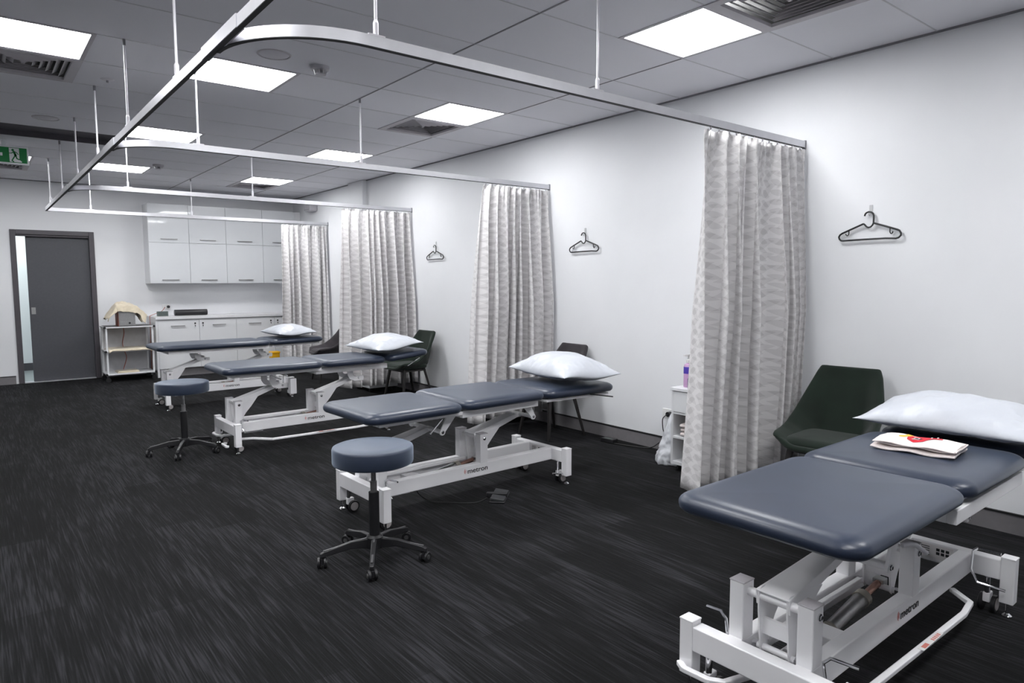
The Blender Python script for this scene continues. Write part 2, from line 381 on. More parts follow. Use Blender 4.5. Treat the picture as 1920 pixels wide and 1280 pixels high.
def vent(i, j, lab):
    x0, x1, y0, y1 = cell(i, j); t = root('air_vent', ((x0 + x1) / 2, (y0 + y1) / 2, HC), lab, 'air vent', 'square louvred ceiling air vents')
    b = MB()
    for a in ((-.3, .3, -.3, -.245), (-.3, .3, .245, .3), (-.3, -.245, -.245, .245), (.245, .3, -.245, .245)): b.box(a[0], a[1], a[2], a[3], -.006, .012)
    b.build('frame', 'vent', t, flat=True)
    for k in range(6):
        R = .243 - k * .040; b = MB(); ro, rin = R, R - .034; zo, zi = .004, .034
        O = [(-ro, -ro), (ro, -ro), (ro, ro), (-ro, ro)]; I = [(-rin, -rin), (rin, -rin), (rin, rin), (-rin, rin)]
        va = [b.bm.verts.new((*p, zi)) for p in O]; vb = [b.bm.verts.new((*p, zo)) for p in I]
        vc = [b.bm.verts.new((p[0], p[1], zi + .003)) for p in O]; vd = [b.bm.verts.new((p[0], p[1], zo + .003)) for p in I]
        for q in range(4):
            r = (q + 1) % 4
            b.bm.faces.new((va[q], va[r], vb[r], vb[q])); b.bm.faces.new((vc[q], vd[q], vd[r], vc[r]))
            b.bm.faces.new((vb[q], vb[r], vd[r], vd[q])); b.bm.faces.new((va[q], vc[q], vc[r], va[r]))
        b.build('louvre', 'vent', t, flat=True)
    MB().box(-.01, .01, -.01, .01, .0, .01).build('centre_cap', 'vent', t)
    MB().box(-.3, .3, -.3, .3, .10, .12).build('duct', 'plenum', t)
vent(-1, 0, 'square louvred air vent at the top right edge beside the nearest light panel')
vent(-1, 6, 'square louvred air vent beyond the second light panel by the wall')
vent(-1, 14, 'square louvred air vent beside the farthest light panel near the back corner')
vent(-6, 6, 'square louvred air vent at the upper left beyond a light panel')
vent(-6, 14, 'square louvred air vent seen below the green exit sign')
t = root('ceiling_speaker', (1.575, 4.36, HC), 'round flush ceiling speaker beside a light panel', 'speaker')
MB().lathe([(0, -.003), (.088, -.003), (.092, 0)]).build('grille', simple('speaker_grille', (.66, .65, .69), .7, var=.1, vs=400), t)
MB().lathe([(.092, 0), (.092, -.005), (.1, -.005), (.104, 0)]).build('rim', 'vent', t)
t = root('ceiling_speaker', (.60, 7.2, HC), 'round flush ceiling speaker before the dark ceiling strip at left', 'speaker')
MB().lathe([(0, -.003), (.088, -.003), (.092, 0)]).build('grille', bpy.data.materials['speaker_grille'], t)
MB().lathe([(.092, 0), (.092, -.005), (.1, -.005), (.104, 0)]).build('rim', 'vent', t)
def smoke(x, y, lab):
    t = root('smoke_detector', (x, y, HC), lab, 'smoke detector', 'ceiling smoke detectors')
    MB().lathe([(.062, 0), (.062, -.018), (.055, -.024), (0, -.024)]).build('base', 'lid', t)
    b = MB()
    for k in range(6):
        a = k * PI / 3; b.bar((.042 * math.cos(a), .042 * math.sin(a), -.02), (.034 * math.cos(a), .034 * math.sin(a), -.052), .008, .006)
    b.lathe([(.0, -.056), (.034, -.054), (.036, -.047), (0, -.045)], n=20); b.build('sensor_cage', 'lid', t)
    MB().cyl((0, 0, -.02), (0, 0, -.05), .018, 12).build('sensor_core', 'endcap', t)
smoke(1.90, 4.42, 'white smoke detector on the ceiling above the nearest curved track')
smoke(1.87, 9.2, 'small white smoke detector on the ceiling farther back beside a light panel')
t = root('sprinkler', (.84, 5.60, HC), 'small round sprinkler head on the ceiling near the upper left vent', 'sprinkler')
MB().lathe([(0, -.008), (.03, -.008), (.045, 0)]).build('rose', 'rod', t); MB().cyl((0, 0, -.008), (0, 0, -.022), .008, 10).build('nozzle', 'endcap', t)
# ------------------------------------------------------------------ exit sign
t = root('exit_sign', (.35, 8.5, 2.58), 'green and white running-man exit sign hanging from the ceiling at far left', 'exit sign')
MB().box(-.19, .195, 0, .035, -.006, .171).build('housing', 'exitw', t, bevel=.004)
MB().box(-.18, .180, -.003, .001, .010, .158).build('sign_face', 'green', t)
MB().box(-.02, .02, .01, .03, .165, HC - 2.58).build('stem', 'exitw', t)
b = MB(); b.prism([(.037, .016), (.135, .016), (.137, .024), (.117, .042), (.117, .153), (.035, .153)], -.0045, -.003); b.build('doorway', 'exitw', t)
b = MB()
b.lathe([(0, -.001), (.011, -.001), (.011, .0), (0, .0)], n=16)
for v in b.bm.verts: v.co = Vector((.066 + v.co.x, -.0055 + v.co.z, .133 + v.co.y))
def limb(pts, wd):
    for p, q in zip(pts, pts[1:]): b.bar((p[0], -.0055, p[1]), (q[0], -.0055, q[1]), .0016, wd)
    for p in pts: b.box(p[0] - wd * .45, p[0] + wd * .45, -.0063, -.0047, p[1] - wd * .45, p[1] + wd * .45)
limb([(.074, .116), (.084, .092), (.088, .080)], .017); limb([(.072, .118), (.056, .102), (.038, .100)], .007)
limb([(.076, .118), (.094, .113), (.108, .094)], .007); limb([(.084, .080), (.070, .056), (.056, .030), (.068, .020)], .010)
limb([(.088, .080), (.096, .052), (.112, .044), (.128, .044)], .010); b.build('running_figure', 'green', t)
b = MB(); b.prism([(-.150, .085), (-.095, .145), (-.070, .145), (-.098, .100), (-.018, .100), (-.018, .070), (-.098, .070), (-.070, .028), (-.095, .028)], -.0045, -.003); b.build('arrow', 'exitw', t)
# ------------------------------------------------------------------ curtain track
TZ, TX = 2.273, .790
TY = [2.41, 4.973, 7.578, 10.145]; XE = WX - .012
t = root('curtain_track', (0, 0, TZ), 'silver ceiling-hung curtain track with curved branches over the treatment bays', 'curtain track')
def rail(pts, name):
    b = MB(); wd, hh = .020, .045
    def sweep(w0, w1, z0, z1, mat, nm, par):
        bb = MB(); pv = [Vector((p[0], p[1], 0)) for p in pts]; rings = []
        for i, p in enumerate(pv):
            tt = (pv[min(i + 1, len(pv) - 1)] - pv[max(i - 1, 0)]).normalized(); nn = Vector((tt.y, -tt.x, 0))
            rings.append([bb.bm.verts.new(p + nn * w_ + Vector((0, 0, z_))) for w_, z_ in ((w0, z0), (w1, z0), (w1, z1), (w0, z1))])
        for A, B in zip(rings, rings[1:]):
            for k in range(4): bb.bm.faces.new((A[k], A[(k + 1) % 4], B[(k + 1) % 4], B[k]))
        bb.bm.faces.new(rings[0][::-1]); bb.bm.faces.new(rings[-1])
        return bb.build(nm, mat, par, ang=50)
    o = sweep(-wd / 2, wd / 2, .003, hh, 'alu', name, t)
    sweep(-wd / 2, wd / 2, 0, .003, 'aludark', 'slot', o); return o
rail([(TX, -2.0), (TX, TY[3] + .01)], 'long_rail')
for k, y in enumerate(TY):
    if k < 3:
        R = .42 if k == 0 else .34; pts = [(TX + .012, y + R)]
        for a in range(1, 17):
            th = PI - a / 16 * PI / 2; pts.append((TX + .012 + R + R * math.cos(th), y + R - R * math.sin(th)))
        pts.append((XE, y))
    else: pts = [(TX, y), (XE, y)]
    rail(pts, 'cross_rail')
    MB().box(XE, XE + .011, y - .012, y + .012, -.006, .05).build('end_cap', 'endcap', t)
    MB().box(TX - .014, TX + .016, y + .1, y + .55, .001, .048).build('joiner', 'alu', t) if k < 3 else None
rods = [('L', yy) for yy in (1.03, 2.23, 3.42, 4.633, 5.833, 7.033, 8.26, 9.5)] + [(k, xx) for k in range(4) for xx in (1.262, 2.455)]
for kind, v in rods:
    x, y = (TX, v) if kind == 'L' else (v, TY[kind])
    h = HC - TZ; b = MB(); b.cyl((x, y, .045), (x, y, h), .0062, 12); rd = b.build('hanger_rod', 'rod', t)
    b = MB(); b.cyl((x, y, .048), (x, y, .095), .0105, 12); b.cyl((x, y, .095), (x, y, .105), .0105, 12, r2=.0065)
    if kind == 'L': b.box(x - .011, x + .011, y - .035, y + .035, .044, .050)
    else: b.box(x - .035, x + .035, y - .011, y + .011, .044, .050)
    b.build('socket', 'rod', rd)
    b = MB(); b.cyl((x, y, h - .035), (x, y, h), .009, 12); b.build('ceiling_collar', 'endcap', rd)
# ------------------------------------------------------------------ curtains
def curtain(y, xt0, xt1, xb0, xb1, zb, nf, seed, lab, lean=0.0, amp=.06, flare=.0, widths=None):
    rnd = random.Random(seed); NU, NV = 260, 34; b = MB(); uvd = {}
    top = TZ - .012
    if not widths: widths = [rnd.choice((.55, .7, .8, 1.0, 1.3, 1.9)) for _ in range(nf * 2)]
    nf2 = len(widths); tot = sum(widths); cum = [0]
    for q in widths: cum.append(cum[-1] + q / tot)
    aj = [rnd.uniform(.6, 1.3) for _ in range(nf2 + 3)]; bj = [rnd.uniform(-1, 1) for _ in range(nf2 + 3)]
    def foldpos(u):
        for i in range(nf2):
            if u <= cum[i + 1] + 1e-9: return i + (u - cum[i]) / (cum[i + 1] - cum[i])
        return nf2
    def lerp(arr, f):
        i = int(f); fr = f - i; fr = fr * fr * (3 - 2 * fr); return arr[i] * (1 - fr) + arr[i + 1] * fr
    W = 1.9 * (xt1 - xt0) * 1.7
    def fn(u, v):
        s = v ** .8; uu = min(1, max(0, u + .016 * math.sin(u * 7 + seed) * v * math.sin(PI * u))); f = foldpos(uu)
        ph = PI * f
        i0 = min(int(f), nf2 - 1); wl = widths[i0] * nf2 / tot
        A = amp * lerp(aj, f) * (.30 + .95 * min(1, v * 2.0)) * (1 + .3 * s)
        x0 = xt0 + (xb0 - xt0) * s; x1 = xt1 + (xb1 - xt1) * s
        pleat = .010 * math.sin(u * 150 + 1) * max(0, 1 - v * 8)
        sn = math.sin(ph); sn = (1 if sn > 0 else -1) * abs(sn) ** .8
        xx = x0 + (x1 - x0) * u + .020 * math.sin(2 * ph) * (.4 + .8 * s) + .022 * lerp(bj, f) * math.sin(v * PI * .8)
        yy = y + A * sn + pleat + lean * s + .022 * math.sin(3 * v + u * 9 + seed) * s
        if flare and u < .12: yy -= flare * s * (1 - u / .12) ; 
        zz = top - (top - zb) * v - .012 * (1 - abs(math.sin(u * 60))) * max(0, 1 - v * 14) + .012 * math.sin(ph + 1) * v
        zz -= .05 * max(0, 1 - u * 7) * (v ** 6) if flare else 0
        return Vector((min(xx, WX - .022), yy, zz))
    g = b.grid(fn, NU, NV)
    for j, row in enumerate(g):
        for i, vv in enumerate(row): uvd[vv] = (i / NU * W, (1 - j / NV) * (top - zb))
    o = b.build('curtain', 'curtain', None, sub=0, ang=180, uv=uvd, solid=.0022)
    tag(o, lab, 'curtain', 'patterned grey bay curtains drawn back to the wall')
    b = MB()
    rows = [[fn(i / NU, 1 - q * .011) + Vector((0, 0, 0)) for i in range(NU + 1)] for q in (0, 1, 2, 3)]
    for r in range(12):
        u = (r + .5) / 12; p = fn(u, 0); m = MB(); m.box(p.x - .004, p.x + .004, y - .003, y + .003, top - .005, TZ - .0005); m.bar((p.x, y, top), (p.x, p.y, top - .012), .006, .006)
        m.build('glider', 'rod', o)
    return o
curtain(TY[0], 3.33, 4.40, 3.25, 4.40, .155, 8, 3, 'patterned grey curtain nearest the camera, before the green chair and nightstand', lean=.04, amp=.080, flare=.10, widths=[1.9, .9, .8, .7, .6, .6, .8, .8, 2.7, .8, .6, .5, .6, .8, .6, .7])
curtain(TY[1], 3.64, 4.40, 3.47, 4.40, .16, 8, 8, 'patterned grey curtain second from the camera, behind the middle treatment table', amp=.070, flare=.04)
curtain(TY[2], 3.48, 4.40, 3.42, 4.41, .14, 9, 12, 'patterned grey curtain third from the camera, behind the near green chair back', amp=.070)
curtain(TY[3], 3.69, 4.40, 3.65, 4.40, .14, 7, 17, 'patterned grey curtain farthest from the camera, beside the wall cupboards', amp=.05)
# ------------------------------------------------------------------ treatment tables
def cushion_mesh(x0, x1, hw, z0, z1, rc=.075, re=.034):
    # padded slab: stacked rounded-rectangle rings with a soft rolled edge and a slight crown
    b = MB(); cx = (x0 + x1) / 2; hx = (x1 - x0) / 2; th = z1 - z0
    def ring(d, z):
        r_ = min(max(rc - d * .75, .012), hx - d - .001, hw - d - .001); pts = []
        for qx, qy, a0 in ((1, 1, 0), (-1, 1, 90), (-1, -1, 180), (1, -1, 270)):
            for k in range(9):
                a_ = math.radians(a0 + k * 90 / 8)
                pts.append((cx + qx * (hx - d - r_) + r_ * math.cos(a_), qy * (hw - d - r_) + r_ * math.sin(a_), z))
        return [b.bm.verts.new(p) for p in pts]
    rr = []
    rr.append(ring(.030, z0)); rr.append(ring(.012, z0 + .003)); rr.append(ring(.003, z0 + .012)); rr.append(ring(0, z0 + .022))
    zr = z1 - .004; ze = zr - th * .50; W = re * 1.9
    for k in range(0, 13):
        t_ = k / 12 * PI / 2; rr.append(ring(W * (1 - math.cos(t_)), ze + (zr - ze) * math.sin(t_)))
    hm = min(hx, hw)
    for k in range(1, 7):
        d = W + (hm * .96 - W) * k / 6; rr.append(ring(d, zr + .004 * math.sin(k / 6 * PI / 2)))
    for A, B in zip(rr, rr[1:]):
        n = len(A)
        for k in range(n): b.bm.faces.new((A[k], A[(k + 1) % n], B[(k + 1) % n], B[k]))
    b.bm.faces.new(rr[0][::-1]); b.bm.faces.new(rr[-1])
    return b
def castor(t, x, y, zt, side=1):
    b = MB(); b.cyl((x, y, .068), (x, y, zt), .011, 12); c = b.build('castor_stem', 'chrome', t)
    b = MB(); b.box(x - .012, x + .03, y - .013, y + .013, .045, .085); b.build('castor_fork', 'white', c, bevel=.004)
    for s in (-1, 1):
        b = MB(); b.cyl((x + .022, y + s * .014, .035), (x + .022, y + s * .030, .035), .035, 24); wz = b.build('castor_wheel', 'blackp', c, bevel=.003)
        # hub disc
        b = MB(); b.cyl((x + .022, y + s * .0305, .035), (x + .022, y + s * .032, .035), .025, 20); b.build('wheel_hub', 'tyre', c)
def bed(org, rz, sc, H, secs, zE, style, label, bar=False, rails=None, hw=.315, by=.315, bx=1.20):
    t = root('treatment_table', (org[0], org[1], 0), label, 'treatment table', 'navy treatment tables with white lifting frames', rz, sc)
    Lg, h = 1.445, .287; y1 = .137; zr0, zr1 = .150, .233
    b = MB()
    for s in (-1, 1): b.box(.045, Lg - .045, s * y1, s * (y1 - .05), zr0, zr1)
    for x in (0.0, Lg - .05): b.box(x, x + .05, -h + .05, h - .05, zr0, zr1)
    b.box(.33, .42, -y1 + .04, y1 - .04, .150, .20); b.build('base_frame', 'white', t, bevel=.005)
    for x in (0.0, Lg - .05):
        for s in (-1, 1):
            b = MB(); b.box(x, x + .05, s * h, s * (h - .05), .060, .245); lg = b.build('leg', 'white', t, bevel=.004)
            MB().box(x - .001, x + .051, s * (h + .001), s * (h - .051), .243, .249).build('leg_cap', 'white', lg, bevel=.002)
            b = MB(); xm, ym = x + .025, s * (h - .025); b.cyl((xm, ym, .012), (xm, ym, .06), .006, 10); b.lathe([(.018, 0), (.018, .006), (.008, .014)], (xm, ym, 0), 14)
            b.build('levelling_foot', 'chrome', lg)
            castor(t, x + (.035 if x < .5 else .01), s * .195, zr0)
    for xp in (.052, .78):
        for s in (-1, 1):
            b = MB(); b.box(xp, xp + .06, s * y1, s * (y1 - .05), zr1 - .004, .415); p = b.build('upright', 'white', t, bevel=.004)
            b = MB(); b.cyl((xp + .032, s * (y1), .385), (xp + .032, s * (y1 + .004), .385), .011, 14); b.cyl((xp + .032, s * (y1 + .004), .385), (xp + .032, s * (y1 + .009), .385), .007, 6); b.build('bolt', 'chrome', p)
            MB().box(xp - .001, xp + .061, s * (y1 + .001), s * (y1 - .051), .413, .418).build('upright_cap', 'vent', p, bevel=.002)
        P = Vector((xp + .032, 0, .385)); E = Vector((xp + .032 + .385, 0, zE)); dr = (E - P).normalized()
        b = MB(); b.cyl((P.x, -y1 + .045, P.z), (P.x, y1 - .045, P.z), .014, 16); b.build('pivot_bar', 'white', t)
        # tapered channel arm with open underside
        b = MB(); S = P - dr * .015; nrm = Vector((-dr.z, 0, dr.x))
        b.bar(S + nrm * .022, E + nrm * .012, .112, .006, .070, .006)
        for s in (-1, 1):
            a0 = S + Vector((0, s * .053, 0)); a1 = E + Vector((0, s * .033, 0)); b.bar(a0, a1, .006, .048, .006, .030)
        arm = b.build('lift_arm', 'white', t, bevel=.002)
        for s in (-1, 1):
            b = MB(); G = P
            poly = [(-.016, .022), (.0, .030)] + [(dr.x * .20, dr.z * .20 - .018)] + [(.13, -.035), (.085, -.085), (.055, -.13), (.036, -.175), (.018, -.19), (.004, -.178), (-.004, -.12), (-.012, -.05)]
            b.prism([(G.x + q[0], G.z + q[1]) for q in poly], s * .044, s * .050); b.build('lever_plate', 'white', arm, bevel=.001)
        b = MB(); b.cyl((P.x + .018, -.068, P.z - .172), (P.x + .018, .068, P.z - .172), .011, 14); b.build('link_pin', 'white', arm)
        b = MB()
        for s in (-1, 1): b.cyl((P.x + .018, s * .062, P.z - .172), (P.x + .018, s * .078, P.z - .172), .014, 6)
        b.build('pin_nut', 'chrome', arm)
        b = MB(); b.box(P.x + .01, P.x + .026, -.045, .045, P.z - .125, P.z - .075); b.build('web', 'white', arm)
        # top pivot and brackets
        zf = H - .075
        b = MB(); yb = .165 if style == 'A' else .10; b.cyl((E.x, -yb, E.z), (E.x, yb, E.z), .013, 14); b.build('top_bar', 'white', arm)
        for s in (-1, 1):
            b = MB()
            if style == 'A':
                k = -1 if xp < .4 else 1
                tx = E.x - k * .085
                poly = []
                for a in range(9):
                    th = PI + a / 8 * PI; poly.append((E.x + .020 * math.cos(th), E.z + .020 * math.sin(th)))
                poly += [(tx + .040, zf), (tx - .040, zf)]
            else:
                poly = [(E.x - .115, zf), (E.x - .055, zf), (E.x - .055, E.z + .030), (E.x - .035, E.z + .018)]
                poly += [(E.x + .05, E.z + .018), (E.x + .055, E.z), (E.x + .05, E.z - .026), (E.x - .04, E.z - .026), (E.x - .085, E.z - .008), (E.x - .108, E.z + .03)]
            b.prism(poly, s * yb, s * (yb + .010)); br = b.build('bracket', 'white', t, bevel=.0015)
            b = MB(); b.cyl((E.x, s * (yb + .010), E.z), (E.x, s * (yb + .014), E.z), .010, 14); b.cyl((E.x, s * (yb + .014), E.z), (E.x, s * (yb + .019), E.z), .0065, 6); b.build('bolt', 'chrome', br)
    # lower linkage and actuator
    b = MB(); b.bar((.14, .055, .225), (.80, .055, .225), .018, .018); b.build('link_bar', 'white', t, bevel=.003)
    b = MB(); A0 = Vector((.43, .0, .165)); A1 = Vector((.845, .0, .225)); dd = (A1 - A0)
    b.tube([A0, A0 + dd * .04, A0 + dd * .60, A0 + dd * .62], .022, 18, rr=[.02, .024, .027, .024]); ac = b.build('actuator', 'steel', t)
    for ca, cb_, cr in ((.60, .67, .031), (.02, .06, .028)): MB().tube([A0 + dd * ca, A0 + dd * cb_], cr, 18).build('collar', simple('actuator_collar', (.30, .28, .24), .5) if 'actuator_collar' not in bpy.data.materials else bpy.data.materials['actuator_collar'], ac)
    b = MB(); b.tube([A0 + dd * .66, A0 + dd * .95], .014, 14); b.build('piston', 'copper', ac)
    b = MB(); b.box(A1.x - .02, A1.x + .02, -.02, .02, A1.z - .014, A1.z + .014); b.build('clevis', 'steel', ac, bevel=.003)
    b = MB(); b.box(.14, .30, -.07, .05, .150, .158); b.box(.14, .30, -.07, -.064, .125, .158)
    pl = b.build('mount_plate', 'white', t)
    b = MB()
    for q in ((.17, .02), (.21, .03), (.26, -.03), (.18, -.04)): b.lathe([(.012, 0), (.012, .004), (.007, .004), (.007, .010), (0, .010)], (q[0], q[1], .158), 8)
    b.build('plate_bolt', 'steel', pl)
    # cushions and the rails beneath them
    b = MB(); xe = secs[-1][1]
    for k, (x0, x1, dz, tl) in enumerate(secs):
        R = Matrix.Rotation(-tl, 3, 'Y')
        cm = cushion_mesh(x0, x1, hw, H - .066 + dz, H + dz)
        if tl:
            pv = Vector((x0, 0, H - .066 + dz))
            for v in cm.bm.verts: v.co = pv + R @ (v.co - pv)
        cm.build('cushion', 'vinyl', t, ang=180)
    for k, (x0, x1, z0, z1, yy, tl) in enumerate(rails):
        fr = MB(); pv = Vector((x0, 0, z1))
        for s in (-1, 1): fr.box(x0, x1, s * yy, s * (yy - .03), z0, z1)
        fr.box(x0, x0 + .03, -yy + .03, yy - .03, z0, z1); fr.box(x1 - .03, x1, -yy + .03, yy - .03, z0, z1)
        if tl:
            R = Matrix.Rotation(-tl, 3, 'Y')
            for v in fr.bm.verts: v.co = pv + R @ (v.co - pv)
        fr.build('top_frame', 'white', t, bevel=.003)
    # centre spine carrying the brackets
    b = MB()
    for s in (-1, 1): b.box(.36, 1.25, s * .175, s * .135, H - .092, H - .068)
    b.build('centre_beam', 'white', t, bevel=.003)
    # brake levers
    lv = [[(.118, -.240, .262), (.104, -.165, .265), (.088, -.152, .252), (.092, -.158, .20), (.108, -.195, .155)],
          [(.092, .245, .272), (.090, .19, .276), (.070, .158, .268), (.060, .146, .235), (.06, .150, .17)],
          [(1.385, -.240, .262), (1.383, -.160, .264), (1.362, -.150, .255), (1.358, -.147, .18), (1.345, -.175, .135), (1.350, -.270, .130)]]
    if style == 'A' and not bar: lv[2] = [(Lg - .16, -.27, .10), (Lg - .05, -.25, .075)]; lv.append([(Lg - .115, -.265, .09), (Lg - .06, -.21, .14), (Lg - .04, -.2, .15)])
    for q in lv:
        MB().tube(q, .0055, 8).build('brake_lever', 'chrome', t)
    if bar:
        # raised-lowering bar that runs round the base close to the floor
        b = MB()
        def flatbar(pts):
            for p, q in zip(pts, pts[1:]): b.bar(p, q, .022, .018)
            for p in pts[1:-1]: b.cyl((p[0], p[1], p[2] - .009), (p[0], p[1], p[2] + .009), .011, 12)
        zz = .092
        flatbar([(.07, -.11, zz), (.18, -.16, zz), (.30, -by + .02, zz), (bx - .14, -by, zz), (bx - .02, -by + .015, zz), (bx + .06, -.10, zz)])
        fb = b.build('foot_bar', 'white', t, bevel=.004)
        b = MB(); flatbar([(.0, .285, zz), (-.022, .25, zz), (-.017, .16, zz), (.01, .12, zz), (.15, .08, zz)]); b.build('foot_bar', 'white', t, bevel=.004)
        b = MB(); flatbar([(-.02, -.11, zz - .02), (-.055, -.12, zz - .02), (-.06, -.24, zz - .02), (-.045, -.25, zz - .02)]); b.build('foot_bar', 'white', t, bevel=.004)
        MB().box(.68, .86, -by - .010, -by + .010, zz + .0092, zz + .0098).build('warning_sticker', 'sticker', fb)
        b = MB(); b.box(.70, .74, -by - .007, -by + .007, zz + .0098, zz + .0103)
        for q in range(5): b.box(.78 + q * .014, .788 + q * .014, -by - .007, -by + .005, zz + .0098, zz + .0103)
        b.build('sticker_print', 'stickred', fb)
    # lever beneath the foot section
    if style == 'A':
        b = MB()
        if bar: b.tube([(.60, -.16, .475), (.625, -.175, .478), (.65, -.185, .470), (.70, -.20, .435)], .0085, 10)
        else: b.cyl((.40, -.27, H - .09), (.30, -.30, H - .155), .006, 10)
        b.build('release_lever', 'rod' if bar else 'chrome', t)
    else:
        b = MB(); b.cyl((.30, -.24, H - .085), (.40, -.27, H - .135), .006, 10); b.build('release_lever', 'chrome', t)
        if bar:
            b = MB(); b.box(.505, .56, -.20, -.14, .44, .575); b.build('side_housing', 'white', t, bevel=.004)
            MB().cyl((1.62, -.30, H - .115), (1.74, -.32, H - .045), .0055, 10).build('head_lever', 'chrome', t)
    # maker's lettering on the near rail
    for side in (-1,):
        sz = .0425; me = text_mesh('metron', sz, .0005, .0004); o = bpy.data.objects.new('lettering', me); COL.objects.link(o); o.parent = t
        xs = [v.co.x for v in me.vertices]; wdt = max(xs) - min(xs); k = .157 / wdt
        o.scale = (k, 1, 1); o.rotation_euler = (PI / 2, 0, 0); o.location = (.676, side * (y1 + .0012), .184)
        me.materials.clear(); me.materials.append(MT['logo'])
        b = MB()
        b.prism([(.651, .199), (.6545, .211), (.660, .217), (.6575, .206), (.6575, .194), (.661, .184), (.655, .188)], -y1 - .0015, -y1 - .0002)
        b.prism([(.661, .199), (.664, .207), (.667, .210), (.6655, .200), (.667, .189), (.664, .191)], -y1 - .0015, -y1 - .0002)
        b.build('emblem', 'logored', t)
    # rating label on the head end beam, facing the foot
    b = MB(); b.box(Lg - .0506, Lg - .05, -.07, .07, .165, .225); sl = b.build('rating_label', 'sticker', t)
    b = MB(); rr = random.Random(5)
    for q in range(3):
        for r in range(2): b.box(Lg - .0512, Lg - .0506, -.055 + q * .018, -.042 + q * .018, .185 + r * .016, .197 + r * .016)
    for q in range(5): b.box(Lg - .0512, Lg - .0506, .02, .02 + rr.uniform(.025, .042), .175 + q * .009, .178 + q * .009)
    b.build('label_print', 'logo', sl)
    return t
B1 = bed((1.8314, 1.0899), .0161, 1.025, .684, [(-.048, .760, 0, 0), (.767, 1.445, 0, 0), (1.50, 1.96, 0, 0)], .44, 'A',
    'navy treatment table nearest the camera, folded towel and pillow on top', True,
    [(.16, .72, .585, .603, .14, 0), (.70, 1.42, .553, .603, .285, 0), (1.52, 1.92, .58, .602, .26, 0)], .302, .205, 1.24)
B2 = bed((1.7042, 3.5806), .0297, 1.012, .675, [(-.085, .545, 0, 0), (.552, 1.20, .004, 0), (1.21, 1.87, 0, -.012)], .482, 'A',
    'navy three-section treatment table in the middle bay, round stool at its foot', False,
    [(.0, .555, .587, .607, .26, 0), (.57, 1.18, .563, .607, .24, 0), (1.23, 1.83, .585, .603, .27, -.02)])
B3 = bed((1.6083, 5.8964), .0205, .989, .722, [(-.075, .775, 0, 0), (.785, 1.40, 0, 0), (1.415, 1.87, 0, .10)], .512, 'B',
    'navy treatment table third from the camera, low bar along its base, pillow before green chair', True,
    [(.0, .77, .628, .652, .25, 0), (.74, 1.455, .592, .640, .20, 0)])
B4 = bed((1.5972, 8.3316), .0241, .993, .722, [(-.065, 1.17, 0, 0), (1.18, 1.84, 0, .02)], .53, 'B',
    'navy treatment table farthest from the camera, long flat top beside white cupboards', False,
    [(.05, 1.16, .618, .652, .26, 0), (1.20, 1.80, .630, .650, .25, .02)])
for o, q in ((B2, None),):
    MB().cyl((1.62, -.29, .60), (1.82, -.32, .565), .004, 8).build('head_lever', 'cord', o)
# ------------------------------------------------------------------ pillows
def pillow(loc, rz, Lx, Ly, T, seed, lab, tilt=(0, 0), sag=0):
    b = MB(); NU = NV = 56; rnd = random.Random(seed); o1, o2 = rnd.uniform(0, 50), rnd.uniform(0, 50)
    def sheet(sgn):
        def fn(u, v):
            a, c = u * 2 - 1, v * 2 - 1
            pin = 1 - .075 * (1 - abs(c) ** 2.2) * abs(a) ** 3; pin2 = 1 - .09 * (1 - abs(a) ** 2.2) * abs(c) ** 3
            x, y = a * Lx / 2 * pin, c * Ly / 2 * pin2
            e = max(0, (1 - a ** 2)) ** .62 * max(0, (1 - c ** 2)) ** .62
            edge = min(1, (1 - max(abs(a), abs(c))) * 5)
            nz = mnoise.noise(Vector((x * 8 + o1, y * 8 + o2, sgn * 3))) * .012 - abs(mnoise.noise(Vector((x * 13 + o2 + y * 6, y * 7 - x * 5, sgn)))) * .012
            rad = abs(mnoise.noise(Vector((x * 22 + o1, y * 22 + o2, sgn)))) * .022 * edge * max(0, 1 - e * 1.15)
            th = T * e * (.74 if sgn > 0 else .26)
            z = sgn * th + (nz + rad) * edge * (1 if sgn > 0 else -.6)
            z += .012 * math.sin(a * 3 + o1) * abs(c) - sag * (c * c) * (1 if Ly > Lx else 0)
            return Vector((x, y, z))
        return b.grid(fn, NU, NV)
    sheet(1); sheet(-1)
    bmesh.ops.remove_doubles(b.bm, verts=b.bm.verts[:], dist=.0008)
    # narrow flange all round
    o = b.build('pillow', 'pillow', None, ang=180, sub=1)
    o.location = loc; o.rotation_euler = (tilt[0], tilt[1], rz); tag(o, lab, 'pillow', 'white pillows on the treatment tables'); return o
def onbed(Bd, x, y, z):
    c, s = math.cos(Bd.rotation_euler.z), math.sin(Bd.rotation_euler.z); k = Bd.scale.x
    return (Bd.location.x + k * (x * c - y * s), Bd.location.y + k * (x * s + y * c), z * k)
pillow(onbed(B1, 1.60, .0, .736), .03, .50, .74, .17, 1, 'white pillow at the right edge on the nearest table')
pillow(onbed(B2, 1.61, -.03, .735), -.13,   .50, .74, .20, 2, 'white pillow on the middle treatment table by the grey chair')
pillow(onbed(B3, 1.53, .0, .796), .02, .50, .70, .15, 3, 'white pillow on the third table in front of the green chair', tilt=(0, -.09))
pillow(onbed(B4, 1.50, .0, .778), .02, .48, .68, .15, 4, 'white pillow on the farthest table near the white cupboards')
